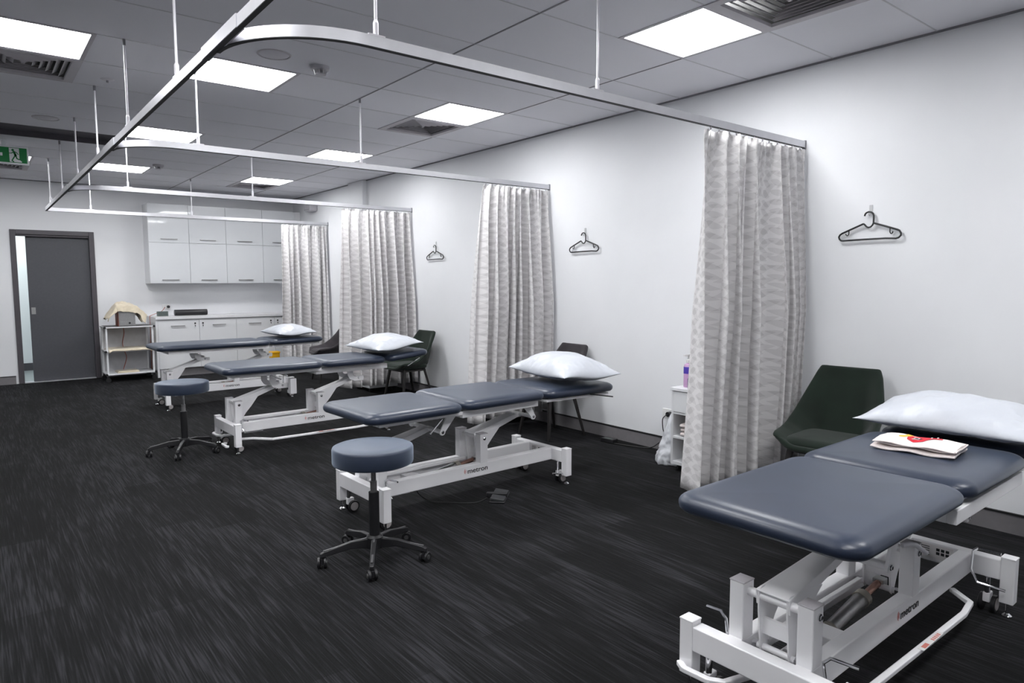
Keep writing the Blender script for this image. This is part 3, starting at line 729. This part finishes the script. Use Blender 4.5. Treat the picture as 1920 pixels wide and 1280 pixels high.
# ------------------------------------------------------------------ folded towel on the nearest table
t = root('folded_towel', onbed(B1, 1.14, -.01, .6865), 'folded pale towel with red and yellow print on the nearest table', 'towel', rz=.10)
b = MB()
def layer(z, th, dx, dy, seedv, lx=.205, ly=.300):
    def fn(u, v):
        # rounded rectangle cross section swept along y
        y = (v - .5) * ly + dy; a = u * 2 * PI; cx, cz = math.cos(a), math.sin(a)
        px = (abs(cx) ** .35) * (1 if cx > 0 else -1) * lx / 2; pz = (abs(cz) ** .6) * (1 if cz > 0 else -1) * th / 2
        wob = .003 * math.sin(y * 40 + seedv) + .003 * math.sin(px * 35 + seedv * 2)
        e = 1 if 0 < v < 1 else .6
        return Vector((px + dx, y, z + pz * e + wob))
    g = b.grid(fn, 36, 20, closed_u=True)
    b.bm.faces.new(g[0][::-1]); b.bm.faces.new(g[-1])
layer(.0085, .013, -.004, .004, 1); layer(.0215, .011, .004, -.004, 2, .19, .29); layer(.0325, .011, -.002, .002, 4, .20, .292)
b.build('towel_body', 'wtowel', t, ang=80)
def blob(pts, z, mat, nm):
    b = MB(); f = [b.bm.verts.new((p[0], p[1], z)) for p in pts]; b.bm.faces.new(f)
    r = bmesh.ops.triangulate(b.bm, faces=b.bm.faces[:]); bmesh.ops.subdivide_edges(b.bm, edges=b.bm.edges[:], cuts=3, use_grid_fill=True)
    for v in b.bm.verts: v.co.z = z + .003 * math.sin(v.co.y * 40 + 4) + .003 * math.sin(v.co.x * 35 + 8)
    b.build(nm, mat, t)
zt_ = .0388
blob([(-.01, .075), (.01, .08), (.05, .07), (.09, .068), (.085, .045), (.04, .045), (.03, .055), (.0, .06)], zt_, 'yellow', 'yellow_print')
blob([(-.055, .010), (-.02, .042), (.03, .052), (.07, .045), (.085, .01), (.080, -.03), (.075, -.065), (.045, -.07), (.04, -.04), (.0, -.03), (-.035, -.02)], zt_ + .0005, 'red', 'red_print')
blob([(-.015, .022), (.02, .026), (.03, .0), (.01, -.008), (-.01, .0)], zt_ + .001, 'ink', 'black_print')
b = MB()
for p, q in (((-.02, .024), (-.02, -.002)), ((-.004, .020), (.012, .020)), ((.012, .020), (.012, .004)), ((.012, .004), (.0, .004)), ((.045, -.03), (.06, -.03)), ((.06, -.048), (.075, -.048))):
    b.bar((p[0], p[1], zt_ + .0035), (q[0], q[1], zt_ + .0035), .005, .001)
b.build('white_print', 'inkw', t)
# ------------------------------------------------------------------ stools
def stool(x, y, zs, rot, lab, R=.20, th=.088):
    t = root('round_stool', (x, y, 0), lab, 'stool', 'round navy stools on black star bases', rot)
    prof = [(0, zs - th), (R - .012, zs - th), (R - .003, zs - th + .004), (R, zs - th + .012), (R, zs - .012), (R - .003, zs - .004), (R - .012, zs - .0), (R * .6, zs + .003), (0, zs + .004)]
    MB().lathe(prof, n=64).build('seat', 'svinyl', t, ang=50)
    b = MB(); b.lathe([(.06, zs - th - .012), (.075, zs - th)], n=24); b.build('seat_plate', 'blackp', t)
    MB().cyl((0, 0, .30), (0, 0, zs - th), .0125, 20).build('gas_rod', 'chrome', t)
    MB().cyl((0, 0, .09), (0, 0, .345), .026, 24).build('column', 'blackp', t, bevel=.002)
    MB().cyl((0, 0, .33), (0, 0, .40), .0165, 20).build('inner_tube', 'steel', t)
    hb = MB().lathe([(.030, .055), (.042, .060), (.042, .115), (.032, .125)], n=24).build('hub', 'blackp', t)
    for k in range(5):
        a = k * 2 * PI / 5; c, s = math.cos(a), math.sin(a)
        b = MB()
        pts = [(.03, .112, .034, .05), (.12, .108, .030, .034), (.25, .080, .026, .026), (.272, .070, .024, .018)]
        rings = []
        for r, z, w_, h_ in pts:
            rings.append([b.bm.verts.new((r * c - q * s * w_ / 2, r * s + q * c * w_ / 2, z - p * h_)) for q, p in ((-1, 1), (1, 1), (.8, 0), (-.8, 0))])
        for A, B_ in zip(rings, rings[1:]):
            for i in range(4): b.bm.faces.new((A[i], A[(i + 1) % 4], B_[(i + 1) % 4], B_[i]))
        b.bm.faces.new(rings[0][::-1]); b.bm.faces.new(rings[-1])
        arm = b.build('base_arm', 'blackp', t, bevel=.004, seg=3)
        b = MB(); b.bar((.04 * c, .04 * s, .1125), (.255 * c, .255 * s, .082), .009, .004); b.build('arm_ridge', simple('ridge_grey', (.10, .10, .105), .35) if 'ridge_grey' not in bpy.data.materials else bpy.data.materials['ridge_grey'], arm)
        wa = a + .9 * (k % 3) + .4; wc, ws = math.cos(wa), math.sin(wa); px, py = .262 * c, .262 * s
        b = MB(); b.cyl((px, py, .045), (px, py, .072), .007, 8); b.box(-.02, .02, -.006, .006, .02, .05)
        for v in b.bm.verts[-8:]: v.co = Vector((px + v.co.x * wc - v.co.y * ws, py + v.co.x * ws + v.co.y * wc, v.co.z))
        cs = b.build('castor', 'blackp', t)
        for s_ in (-1, 1):
            b = MB(); b.cyl((px - ws * .008 * s_, py + wc * .008 * s_, .026), (px - ws * .022 * s_, py + wc * .022 * s_, .026), .026, 20); b.build('wheel', 'blackp', cs, bevel=.003)
            b = MB(); b.cyl((px - ws * .022 * s_, py + wc * .022 * s_, .026), (px - ws * .0235 * s_, py + wc * .0235 * s_, .026), .012, 14); b.build('wheel_hub', 'steel', cs)
stool(1.53, 3.04, .580, -2.10, 'round navy stool in the foreground before the middle treatment table')
stool(1.315, 5.97, .590, -2.0, 'round navy stool farther back between the two rear treatment tables')
# ------------------------------------------------------------------ chairs (faces local -X)
def chair(x, y, rz, mat, lab, sc=1.0):
    t = root('upholstered_chair', (x, y, 0), lab, 'chair', 'upholstered shell chairs against the wall', rz, sc)
    def path(v, edge):
        c = [(-.27, .405), (-.18, .395), (0, .385), (.12, .385), (.20, .43), (.235, .53), (.265, .66), (.29, .765), (.30, .835)]
        e = [(-.25, .445), (-.19, .465), (-.10, .475), (-.01, .500), (.085, .565), (.165, .645), (.22, .72), (.27, .79), (.30, .835)]
        P = e if edge else c; f = v * (len(P) - 1); i = min(int(f), len(P) - 2); fr = f - i
        return Vector(P[i]).lerp(Vector(P[i + 1]), fr)
    W = [.235, .255, .262, .262, .252, .236, .215, .193, .172]
    b = MB()
    def fn(u, v):
        a = u * 2 - 1; f = v * 8; i = min(int(f), 7); fr = f - i; w_ = W[i] * (1 - fr) + W[i + 1] * fr
        k = max(0, (abs(a) - .45) / .55); k = k * k * (3 - 2 * k)
        p = path(v, 0).lerp(path(v, 1), k)
        if v > .96: p.y -= .008 * max(0, abs(a) - .75) / .25 * (v - .96) / .04
        if v < .06: p.x += .03 * abs(a) ** 4
        return Vector((p.x, a * w_ * (1 - .03 * (1 - k)), p.y))
    b.grid(fn, 20, 32)
    b.build('shell', mat, t, solid=.034, sub=1)
    b = cushion_mesh(-.235, .185, .205, .39, .460, .09, .030); b.build('seat_pad', mat, t, ang=70)
    for sx, sy in ((-1, -1), (-1, 1), (1, -1), (1, 1)):
        b = MB(); tx, bx = (-.15, -.205) if sx < 0 else (.13, .225)
        b.bar((tx, sy * .16, .39), (bx, sy * .215, .0), .036, .030, .022, .020); b.build('leg', 'legw', t, bevel=.004)
    b = MB()
    b.box(-.17, .15, -.17, .17, .360, .378); b.build('under_frame', 'legw', t)
    return t
chair(4.00, 1.96, .10, 'greenf', 'dark green upholstered chair in the near bay behind the nearest table', 1.02)
chair(4.08, 4.56, -.03, 'greyf', 'charcoal upholstered chair behind the pillow of the middle table', .98)
chair(4.03, 7.06, .05, 'greenf', 'green upholstered chair at the head of the third treatment table', .97)
chair(3.98, 9.18, -.12, 'greyf', 'charcoal upholstered chair half hidden behind the third curtain')
# ------------------------------------------------------------------ nightstands with open shelves
def nightstand(x, y, lab, ht=.62):
    t = root('nightstand', (x, y, 0), lab, 'nightstand', 'white open bedside units behind the curtains')
    D, Wd = .40, .46; b = MB()   # front faces -X
    b.box(0, D, -Wd / 2, -Wd / 2 + .018, .05, ht - .022); b.box(0, D, Wd / 2 - .018, Wd / 2, .05, ht - .022)
    b.box(0, D, -Wd / 2 + .018, Wd / 2 - .018, .05, .075); b.box(D - .012, D, -Wd / 2 + .018, Wd / 2 - .018, .075, ht - .022)
    b.box(.0, D - .012, -Wd / 2 + .018, Wd / 2 - .018, .245, .262); b.box(.0, D - .012, -Wd / 2 + .018, Wd / 2 - .018, .425, .44)
    b.build('body', 'lam', t, bevel=.0015)
    MB().box(-.012, D, -Wd / 2 - .006, Wd / 2 + .006, ht - .022, ht).build('top', 'lam', t, bevel=.002)
    MB().box(-.004, .014, -Wd / 2 + .021, Wd / 2 - .021, .443, ht - .028).build('drawer', 'lam', t, bevel=.0015)
    for sx in (.04, D - .04):
        for sy in (-1, 1):
            b = MB(); b.cyl((sx, sy * .18 - .008, .022), (sx, sy * .18 + .008, .022), .022, 16); b.box(sx - .012, sx + .012, sy * .18 - .012, sy * .18 + .012, .03, .05); b.build('castor', 'blackp', t)
    return t
nightstand(3.985, 2.90, 'white open nightstand with towels on its shelf behind the nearest curtain')
nightstand(3.985, 5.42, 'white open nightstand behind the second curtain and middle table')
nightstand(3.90, 8.03, 'white open nightstand seen under the third treatment table')
def foldstack(x, y, z, n, lab, grp, wd=.20):
    for k in range(n):
        b = MB(); zz = z + k * .033
        def fn(u, v):
            a = u * 2 * PI; cx, cz = math.cos(a), math.sin(a)
            px = (abs(cx) ** .4) * (1 if cx > 0 else -1) * .12; pz = (abs(cz) ** .7) * (1 if cz > 0 else -1) * .0145
            return Vector((px + .006 * math.sin(k * 2.1), (v - .5) * wd, pz + .0018 * math.sin(v * 9 + k)))
        g = b.grid(fn, 28, 10, closed_u=True); b.bm.faces.new(g[0][::-1]); b.bm.faces.new(g[-1])
        o = b.build('folded_towel', 'wtowel', None, ang=70); o.location = (x, y, zz + .0165)
        tag(o, lab[k], 'towel', grp)
foldstack(4.12, 2.93, .262, 3, ['pale folded towel at the bottom of the stack in the near nightstand', 'pale folded towel in the middle of the near nightstand stack', 'pale folded towel topmost of the near nightstand stack'], 'towels on the near nightstand shelf', .26)
foldstack(4.12, 2.88, .075, 1, ['pale folded towel on the lowest shelf of the near nightstand'], 'towels on the near nightstand shelf', .26)
def crumple(x, y, z, s, seed, mat, name, lab, cat, prof=None):
    b = MB()
    def fn(u, v):
        a = u * 2 * PI; ph = v * PI; r = math.sin(ph) ** .7 if prof is None else prof(v)
        p = Vector((math.cos(a) * r * s[0], math.sin(a) * r * s[1], (v if prof else (1 - math.cos(ph)) / 2) * s[2]))
        q = Vector((math.cos(a) * r * 2.2, math.sin(a) * r * 2.2, v * 3))
        d = mnoise.noise(q * 1.5 + Vector((seed, 0, 0))) * .25 + abs(mnoise.noise(q * 3.5 + Vector((0, seed, 0)))) * .22
        p.x *= 1 + d; p.y *= 1 + d; return p
    g = b.grid(fn, 60, 40, closed_u=True); b.bm.faces.new(g[0][::-1]); b.bm.faces.new(g[-1])
    for v in b.bm.verts: v.co.z = max(v.co.z, 0.001)
    o = b.build(name, mat, None, ang=180); o.location = (x, y, z); return tag(o, lab, cat)
crumple(4.16, 5.40, .262, (.12, .14, .10), 3, 'wtowel', 'crumpled_towel', 'crumpled pale towels on the shelf beneath the middle treatment table', 'towel')
crumple(4.17, 3.265, 0, (.115, .105, .40), 9, 'bag', 'plastic_bag', 'crumpled white plastic bag on the floor beside the near nightstand', 'plastic bag',
        prof=lambda v: [1.0, 1.05, .95, .8, .70, .62, .52, .40, .30, .16, .03][min(10, int(v * 10))] * (1 - (v * 10 % 1)) + [1.0, 1.05, .95, .8, .70, .62, .52, .40, .30, .16, .03, .03][min(11, int(v * 10) + 1)] * (v * 10 % 1))
# lotion bottles on the near nightstand
t = root('pump_bottle', (4.08, 3.055, .62), 'tall pump bottle of pink lotion on the near nightstand', 'bottle')
MB().lathe([(0, 0), (.032, 0), (.035, .004), (.035, .150), (.028, .168), (.014, .175), (.014, .182), (0, .182)], n=28).build('bottle_body', 'pink', t)
MB().lathe([(.0355, .10), (.0358, .104), (.0358, .148), (.0355, .15)], n=28).build('label', 'bluel', t)
b = MB(); b.lathe([(.017, .178), (.017, .20), (.006, .204), (.006, .232)], n=16); b.box(-.055, .012, -.008, .008, .228, .240); b.build('pump', 'outlet', t)
t = root('small_bottle', (4.03, 2.995, .62), 'small dark blue bottle beside the pump bottle on the nightstand', 'bottle')
MB().lathe([(0, 0), (.022, 0), (.024, .003), (.024, .07), (.014, .082), (0, .082)], n=24).build('bottle_body', 'blue', t)
MB().lathe([(.013, .08), (.013, .10), (0, .10)], n=16).build('cap', 'blackp', t)
# ------------------------------------------------------------------ wall outlets, cords, pedal
def outlet(loc, axis, lab, plug=True):
    t = root('power_outlet', loc, lab, 'power outlet', rz=0 if axis == 'x' else PI / 2)
    MB().box(-.010, 0, -.058, .058, -.037, .037).build('cover_plate', 'outlet', t, bevel=.003)
    if plug:
        b = MB(); b.cyl((-.010, -.025, 0), (-.05, -.025, 0), .021, 18); b.build('plug', 'blackp', t, bevel=.003)
    return t
ON = outlet((WX, 3.50, .315), 'x', 'white wall outlet with black plug low beside the near nightstand')
OB = outlet((2.375, BY, 1.025), 'y', 'white wall outlet with dark plug above the worktop')
def cord(pts, r, mat, par):
    P = [Vector(p) for p in pts]; out = []
    for i in range(len(P) - 1):
        p0, p1, p2, p3 = P[max(i - 1, 0)], P[i], P[i + 1], P[min(i + 2, len(P) - 1)]
        for k in range(8):
            s = k / 8; out.append(.5 * ((2 * p1) + (-p0 + p2) * s + (2 * p0 - 5 * p1 + 4 * p2 - p3) * s * s + (-p0 + 3 * p1 - 3 * p2 + p3) * s ** 3))
    out.append(P[-1]); Mi = (Matrix.Translation(par.location) @ par.rotation_euler.to_matrix().to_4x4()).inverted()
    return MB().tube([Mi @ q for q in out], r, 8).build('cord', mat, par)
cord([(WX - .05, 3.475, .315), (WX - .075, 3.50, .28), (WX - .06, 3.51, .20), (WX - .05, 3.50, .12), (WX - .06, 3.56, .06), (WX - .05, 3.66, .006), (WX - .12, 3.80, .005), (WX - .16, 3.95, .006)], .004, 'cord', ON)
cord([(2.35, BY - .04, 1.02), (2.28, BY - .12, .96), (2.12, BY - .2, .905), (2.088, BY - .28, .88), (2.085, BY - .30, .70), (2.080, BY - .30, .5), (2.085, BY - .28, .3), (2.08, BY - .28, .10)], .004, 'orange', OB)
t = root('power_adapter', (4.285, 4.03, 0), 'small black power adapter on the carpet by the right wall', 'adapter', rz=.1)
MB().box(-.035, .035, -.07, .07, 0, .034).build('case', 'blackp', t, bevel=.006); MB().box(-.02, .0, -.04, .04, .034, .0345).build('label', 'greybox', t)
FP = t = root('foot_pedal', (2.60, 3.40, 0), 'black twin foot pedal on the carpet below the middle table', 'foot pedal', rz=.75)
MB().box(-.11, .11, -.05, .05, 0, .012).build('pedal_base', 'blackp', t, bevel=.004)
for s in (-1, 1):
    MB().box(s * .02, s * .105, -.045, .045, .012, .030, rot=Matrix.Rotation(.12, 3, 'X')).build('pedal_plate', simple('pedal_grey', (.035, .037, .04), .4) if 'pedal_grey' not in bpy.data.materials else bpy.data.materials['pedal_grey'], t, bevel=.004)
MB().box(-.014, .014, -.05, .085, .012, .038).build('divider', 'blackp', t, bevel=.004)
cord([(2.53, 3.44, .006), (2.42, 3.42, .004), (2.30, 3.52, .004), (2.22, 3.62, .004), (2.15, 3.66, .06), (2.12, 3.64, .15)], .0035, 'cord', FP)
# ------------------------------------------------------------------ coat hangers on the wall
def hanger(y, z, lab, lab2, k=.000307, kz=.000297):
    # local: width runs along -Y
    def P(cx, cy): return (WX - .022, y - (cx - 960) * k, z - (cy - 395 + (cx - 1040) * .052) * kz)
    t = root('coat_hanger', (0, 0, 0), lab, 'coat hanger', 'black plastic coat hangers on the right wall')
    main = [(880, 480), (890, 440), (915, 410), (960, 393), (1005, 398), (1040, 425), (1060, 470), (1062, 540), (1060, 620), (1045, 665), (1010, 705), (965, 717), (925, 700), (895, 665), (865, 640)]
    rest = [(865, 640), (760, 688), (600, 762), (440, 838), (395, 870), (372, 915), (385, 960), (420, 992), (460, 995), (700, 978), (1000, 958), (1300, 940), (1500, 942), (1550, 925), (1590, 880), (1590, 835), (1560, 785), (1520, 765), (1300, 695), (1062, 625)]
    b = MB(); b.tube([P(*q) for q in main], .0052, 10); b.build('hook', 'blackp', t)
    b = MB(); b.tube([P(*q) for q in rest], .0058, 10); b.build('hanger_frame', 'blackp', t)
    for q in ([(575, 775), (575, 850), (560, 880), (540, 890), (520, 870), (512, 850)], [(1382, 735), (1382, 810), (1395, 840), (1415, 845), (1432, 825), (1438, 800)]):
        MB().tube([P(*c) for c in q], .0035, 8).build('strap_clip', 'blackp', t)
    h = root('wall_hook', (WX, y - (975 - 960) * k, z - .005), lab2, 'wall hook', 'clear adhesive wall hooks')
    MB().box(-.006, 0, -.011, .011, 0, .05).build('backplate', 'hook', h, bevel=.003)
    MB().tube([(-.005, 0, .012), (-.012, 0, -.004), (-.022, 0, -.016), (-.032, 0, -.010), (-.034, 0, .0)], .0035, 8).build('hook_arm', 'hook', h)
hanger(1.965, 1.815, 'black coat hanger on the near wall above the dark green chair', 'clear wall hook holding the nearest coat hanger')
hanger(4.484, 1.832, 'black coat hanger on the wall right of the second curtain', 'clear wall hook holding the middle coat hanger')
hanger(7.020, 1.832, 'black coat hanger on the wall right of the third curtain', 'clear wall hook holding the farthest coat hanger')
# fitting high on the wall near the back corner
t = root('wall_fitting', (WX, 10.66, 2.58), 'rounded white fitting high on the right wall near the back corner', 'wall fitting')
b = MB(); b.prism([(-.13, .055), (-.13, -.03), (-.11, -.055), (.11, -.055), (.13, -.03), (.13, .055)], -.13, 0, 'x'); b.build('cover', 'lid', t, bevel=.015, seg=3)
MB().box(-.132, -.128, -.10, .10, -.03, -.024).build('slot', 'endcap', t)
# ------------------------------------------------------------------ cupboards on the back wall
UX = [2.105, 2.665, 3.206, 3.776, 4.33]; UF = 11.25
def handle(par, x0, x1, y, z):
    b = MB(); b.box(x0, x1, y - .022, y - .014, z - .006, z + .006)
    for x in (x0, x1 - .008): b.box(x, x + .008, y - .016, y, z - .005, z + .005)
    b.build('handle', 'steel', par, bevel=.001)
upl = ['upper wall cupboard at the left end above the worktop', 'upper wall cupboard second from the left above the worktop', 'upper wall cupboard third from the left above the worktop', 'upper wall cupboard at the right end beside the far curtain']
for k in range(4):
    x0, x1 = UX[k], UX[k + 1]; t = root('wall_cupboard', (0, 0, 1.385), 'white ' + upl[k], 'cupboard', 'white wall cupboards')
    MB().box(x0, x1, UF + .019, BY - .001, .0, 1.18).build('body', 'lam', t)
    zz = [0, .609, .975, 1.18]
    for q in range(3):
        d = MB().box(x0 + .002, x1 - .002, UF, UF + .018, zz[q] + .002, zz[q + 1] - .002).build('door', 'gloss', t, bevel=.001)
        c = (x0 + x1) / 2
        if q < 2: handle(d, c - .115, c + .115, UF, zz[q] + .055)
o = MB().box(4.33, WX - .002, UF + .02, UF + .04, 1.385, 2.565).build('filler_panel', 'lam'); tag(o, 'narrow white filler panel between the wall cupboards and the corner', 'panel')
LF = 11.0; LXs = [2.13, 2.70, 3.241, 3.84, 4.40]
lol = ['white floor cupboard at the left end beside the trolley', 'white floor cupboard second from the left under the worktop', 'white floor cupboard third from the left behind the far table', 'white floor cupboard at the right end behind the far curtain']
for k in range(4):
    x0, x1 = LXs[k], LXs[k + 1]; t = root('floor_cupboard', (0, 0, 0), lol[k], 'cupboard', 'white floor cupboards')
    b = MB(); b.box(x0, x1, LF + .019, BY - .001, .12, .855); b.box(x0 + .0, x1, LF + .06, BY - .001, 0, .12); b.build('body', 'lam', t)
    MB().box(x0, x1, LF + .05, LF + .06, 0, .115).build('kickboard', 'base', t)
    d = MB().box(x0 + .002, x1 - .002, LF, LF + .018, .125, .835).build('door', 'lam', t, bevel=.001)
    c = (x0 + x1) / 2 - .02 + (.03 if k % 2 else 0); handle(d, c - .09, c + .10, LF, .755)
    lx = x1 - .06 if k % 2 == 0 else x0 + .05
    b = MB(); b.cyl((lx, LF - .004, .785), (lx, LF, .785), .013, 14); b.cyl((lx, LF - .012, .755), (lx, LF, .755), .006, 10); b.box(lx - .004, lx + .004, LF - .014, LF - .01, .735, .757); b.build('lock', 'blackp', d)
o = MB().box(2.10, WX - .002, LF - .02, BY - .002, .855, .893).build('worktop', 'top', None, bevel=.003); tag(o, 'long pale worktop on the floor cupboards along the back wall', 'worktop')
MB().box(2.10, 2.13, LF + .0, BY - .013, 0, .855).build('end_panel', 'lam', o)
t = root('foam_roller', (2.67, 11.35, .893), 'long black foam roller lying on the worktop', 'foam roller', rz=-.02)
MB().cyl((-.235, 0, .045), (.235, 0, .045), .045, 24).build('roller_body', 'blackp', t, bevel=.004)
t = root('speaker_box', (2.265, 11.33, .893), 'small grey-green box standing on the worktop at its left end', 'box')
MB().box(-.075, .075, -.03, .03, 0, .072).build('case', 'greybox', t, bevel=.004); MB().box(-.065, .065, -.033, -.03, .008, .064).build('front_grille', simple('box_grille', (.08, .10, .095), .6, var=.3, vs=200), t)
# ------------------------------------------------------------------ trolley with steamer and towels
UT = t = root('utility_trolley', (0, 0, 0), 'white three-shelf trolley between the door and the floor cupboards', 'trolley')
tx0, tx1, ty0, ty1 = 1.44, 2.06, 10.90, 11.36
for x in (tx0 + .02, tx1 - .02):
    for y in (ty0 + .03, ty1 - .03):
        MB().box(x - .012, x + .012, y - .012, y + .012, .09, .77).build('post', 'lam', t, bevel=.003)
        b = MB(); b.cyl((x, y - .012, .032), (x, y + .012, .032), .032, 18); b.box(x - .01, x + .01, y - .015, y + .015, .04, .092); b.build('castor', 'blackp', t)
for z, m in ((.762, 'blackp'), (.425, 'lam'), (.10, 'lam')):
    s = MB().box(tx0, tx1, ty0, ty1, z, z + .018).build('shelf', 'lam', t, bevel=.003)
    if m == 'blackp': MB().box(tx0 + .02, tx1 - .02, ty0 + .02, ty1 - .02, z + .018, z + .022).build('shelf_mat', 'blackp', s)
    for x in (tx0, tx1):
        MB().cyl((x, ty0 - .006, z + .009), (x, ty0 + .02, z + .009), .016, 14).build('corner_buffer', 'blackp', s)
MB().box(tx0 + .03, tx1 - .03, ty1 - .035, ty1 - .03, .12, .74).build('back_panel', simple('trolley_back', (.45, .45, .47), .5), t)
SH = t = root('steam_heater', (1.735, 11.12, .784), 'square stainless steel heater box on the top shelf of the trolley', 'heater')
MB().box(-.105, .105, -.13, .13, 0, .235).build('tank', 'steel', t, bevel=.004); MB().box(-.11, -.105, -.12, .12, 0, .20).build('side_strip', 'orange', t)
MB().box(-.095, .095, -.136, -.13, .01, .07).build('control_panel', 'steel', t, bevel=.002); MB().cyl((.03, -.137, .04), (.03, -.142, .04), .014, 14).build('dial', 'logo', t)
MB().box(-.115, .115, -.14, .14, .235, .262).build('lid', 'steel', t, bevel=.006)
b = MB()
def drape(u, v):
    a, c = u * 2 - 1, v * 2 - 1; x = a * .27; y = c * .23
    ex, ey = max(0, abs(x) - .125), max(0, abs(y) - .15); sx = 1 if x > 0 else -1; sy = 1 if y > 0 else -1
    z = .275 + .085 * math.exp(-((a + .1) ** 2 * 1.6 + c * c) * 1.8) - .75 * ex - .9 * ey * (1 + .5 * a)
    z += .020 * mnoise.noise(Vector((x * 11, y * 11, 1))) + .012 * mnoise.noise(Vector((x * 27, y * 27, 4)))
    z -= (.10 * max(0, -a - .55)) + .05 * max(0, a - .75)
    fold = .018 * math.sin(x * 42 + 1) * min(1, ey * 16) + .014 * math.sin(y * 36) * min(1, ex * 12)
    return Vector((sx * (min(abs(x), .125) + ex * .82) + fold * (1 if ex > 0 else 0), sy * (min(abs(y), .15) + ey * .4) + fold * (1 if ey > 0 else 0), z))
b.grid(drape, 44, 40); o = b.build('draped_towel', 'towel', None, solid=.010, ang=180, sub=1); o.location = (1.735, 11.12, .764)
tag(o, 'cream towel draped over the steel heater on the trolley', 'towel')
b = MB()
def sheet_(u, v):
    a, c = u * 2 - 1, v * 2 - 1; x = a * .273; y = c * .24
    z = .0115 + .006 * (mnoise.noise(Vector((x * 8, y * 8, 5))) + .3) * (1 if abs(a) < .9 else .4) - (max(0, abs(a) - .86) * .15) - (.02 * max(0, -c - .93) / .07)
    return Vector((x, y - .0, z))
b.grid(sheet_, 40, 24); o = b.build('shelf_cloth', 'towel', None, solid=.008, ang=180); o.location = ((tx0 + tx1) / 2, (ty0 + ty1) / 2 - .015, .443 + .003)
tag(o, 'cream cloth spread over the middle shelf of the trolley', 'cloth')
b = MB(); b.box(-.15, .13, -.12, .12, 0, .012); b.box(-.14, .12, -.11, .11, .012, .024); o = b.build('folded_cloth', 'towel', None, bevel=.005, seg=3); o.location = (1.73, 11.08, .119)
tag(o, 'cream folded cloth on the bottom shelf of the trolley', 'cloth')
cord([(1.72, 11.24, .76), (1.735, ty1 - .06, .66), (1.71, ty1 - .06, .52), (1.73, ty1 - .06, .40), (1.75, ty1 - .07, .30), (1.70, ty1 - .08, .13)], .0045, 'orange', UT)
# ------------------------------------------------------------------ yellow sharps container
t = root('sharps_container', (3.69, 10.62, 0), 'yellow plastic container on the floor by the far curtain', 'container')
MB().box(-.065, .065, -.06, .06, 0, .29).build('bin_body', 'bin', t, bevel=.01, seg=3); MB().box(-.070, .070, -.066, .066, .29, .32).build('bin_lid', 'bin', t, bevel=.008)
MB().box(-.045, .045, -.0615, -.06, .10, .2).build('label', 'sticker', t)
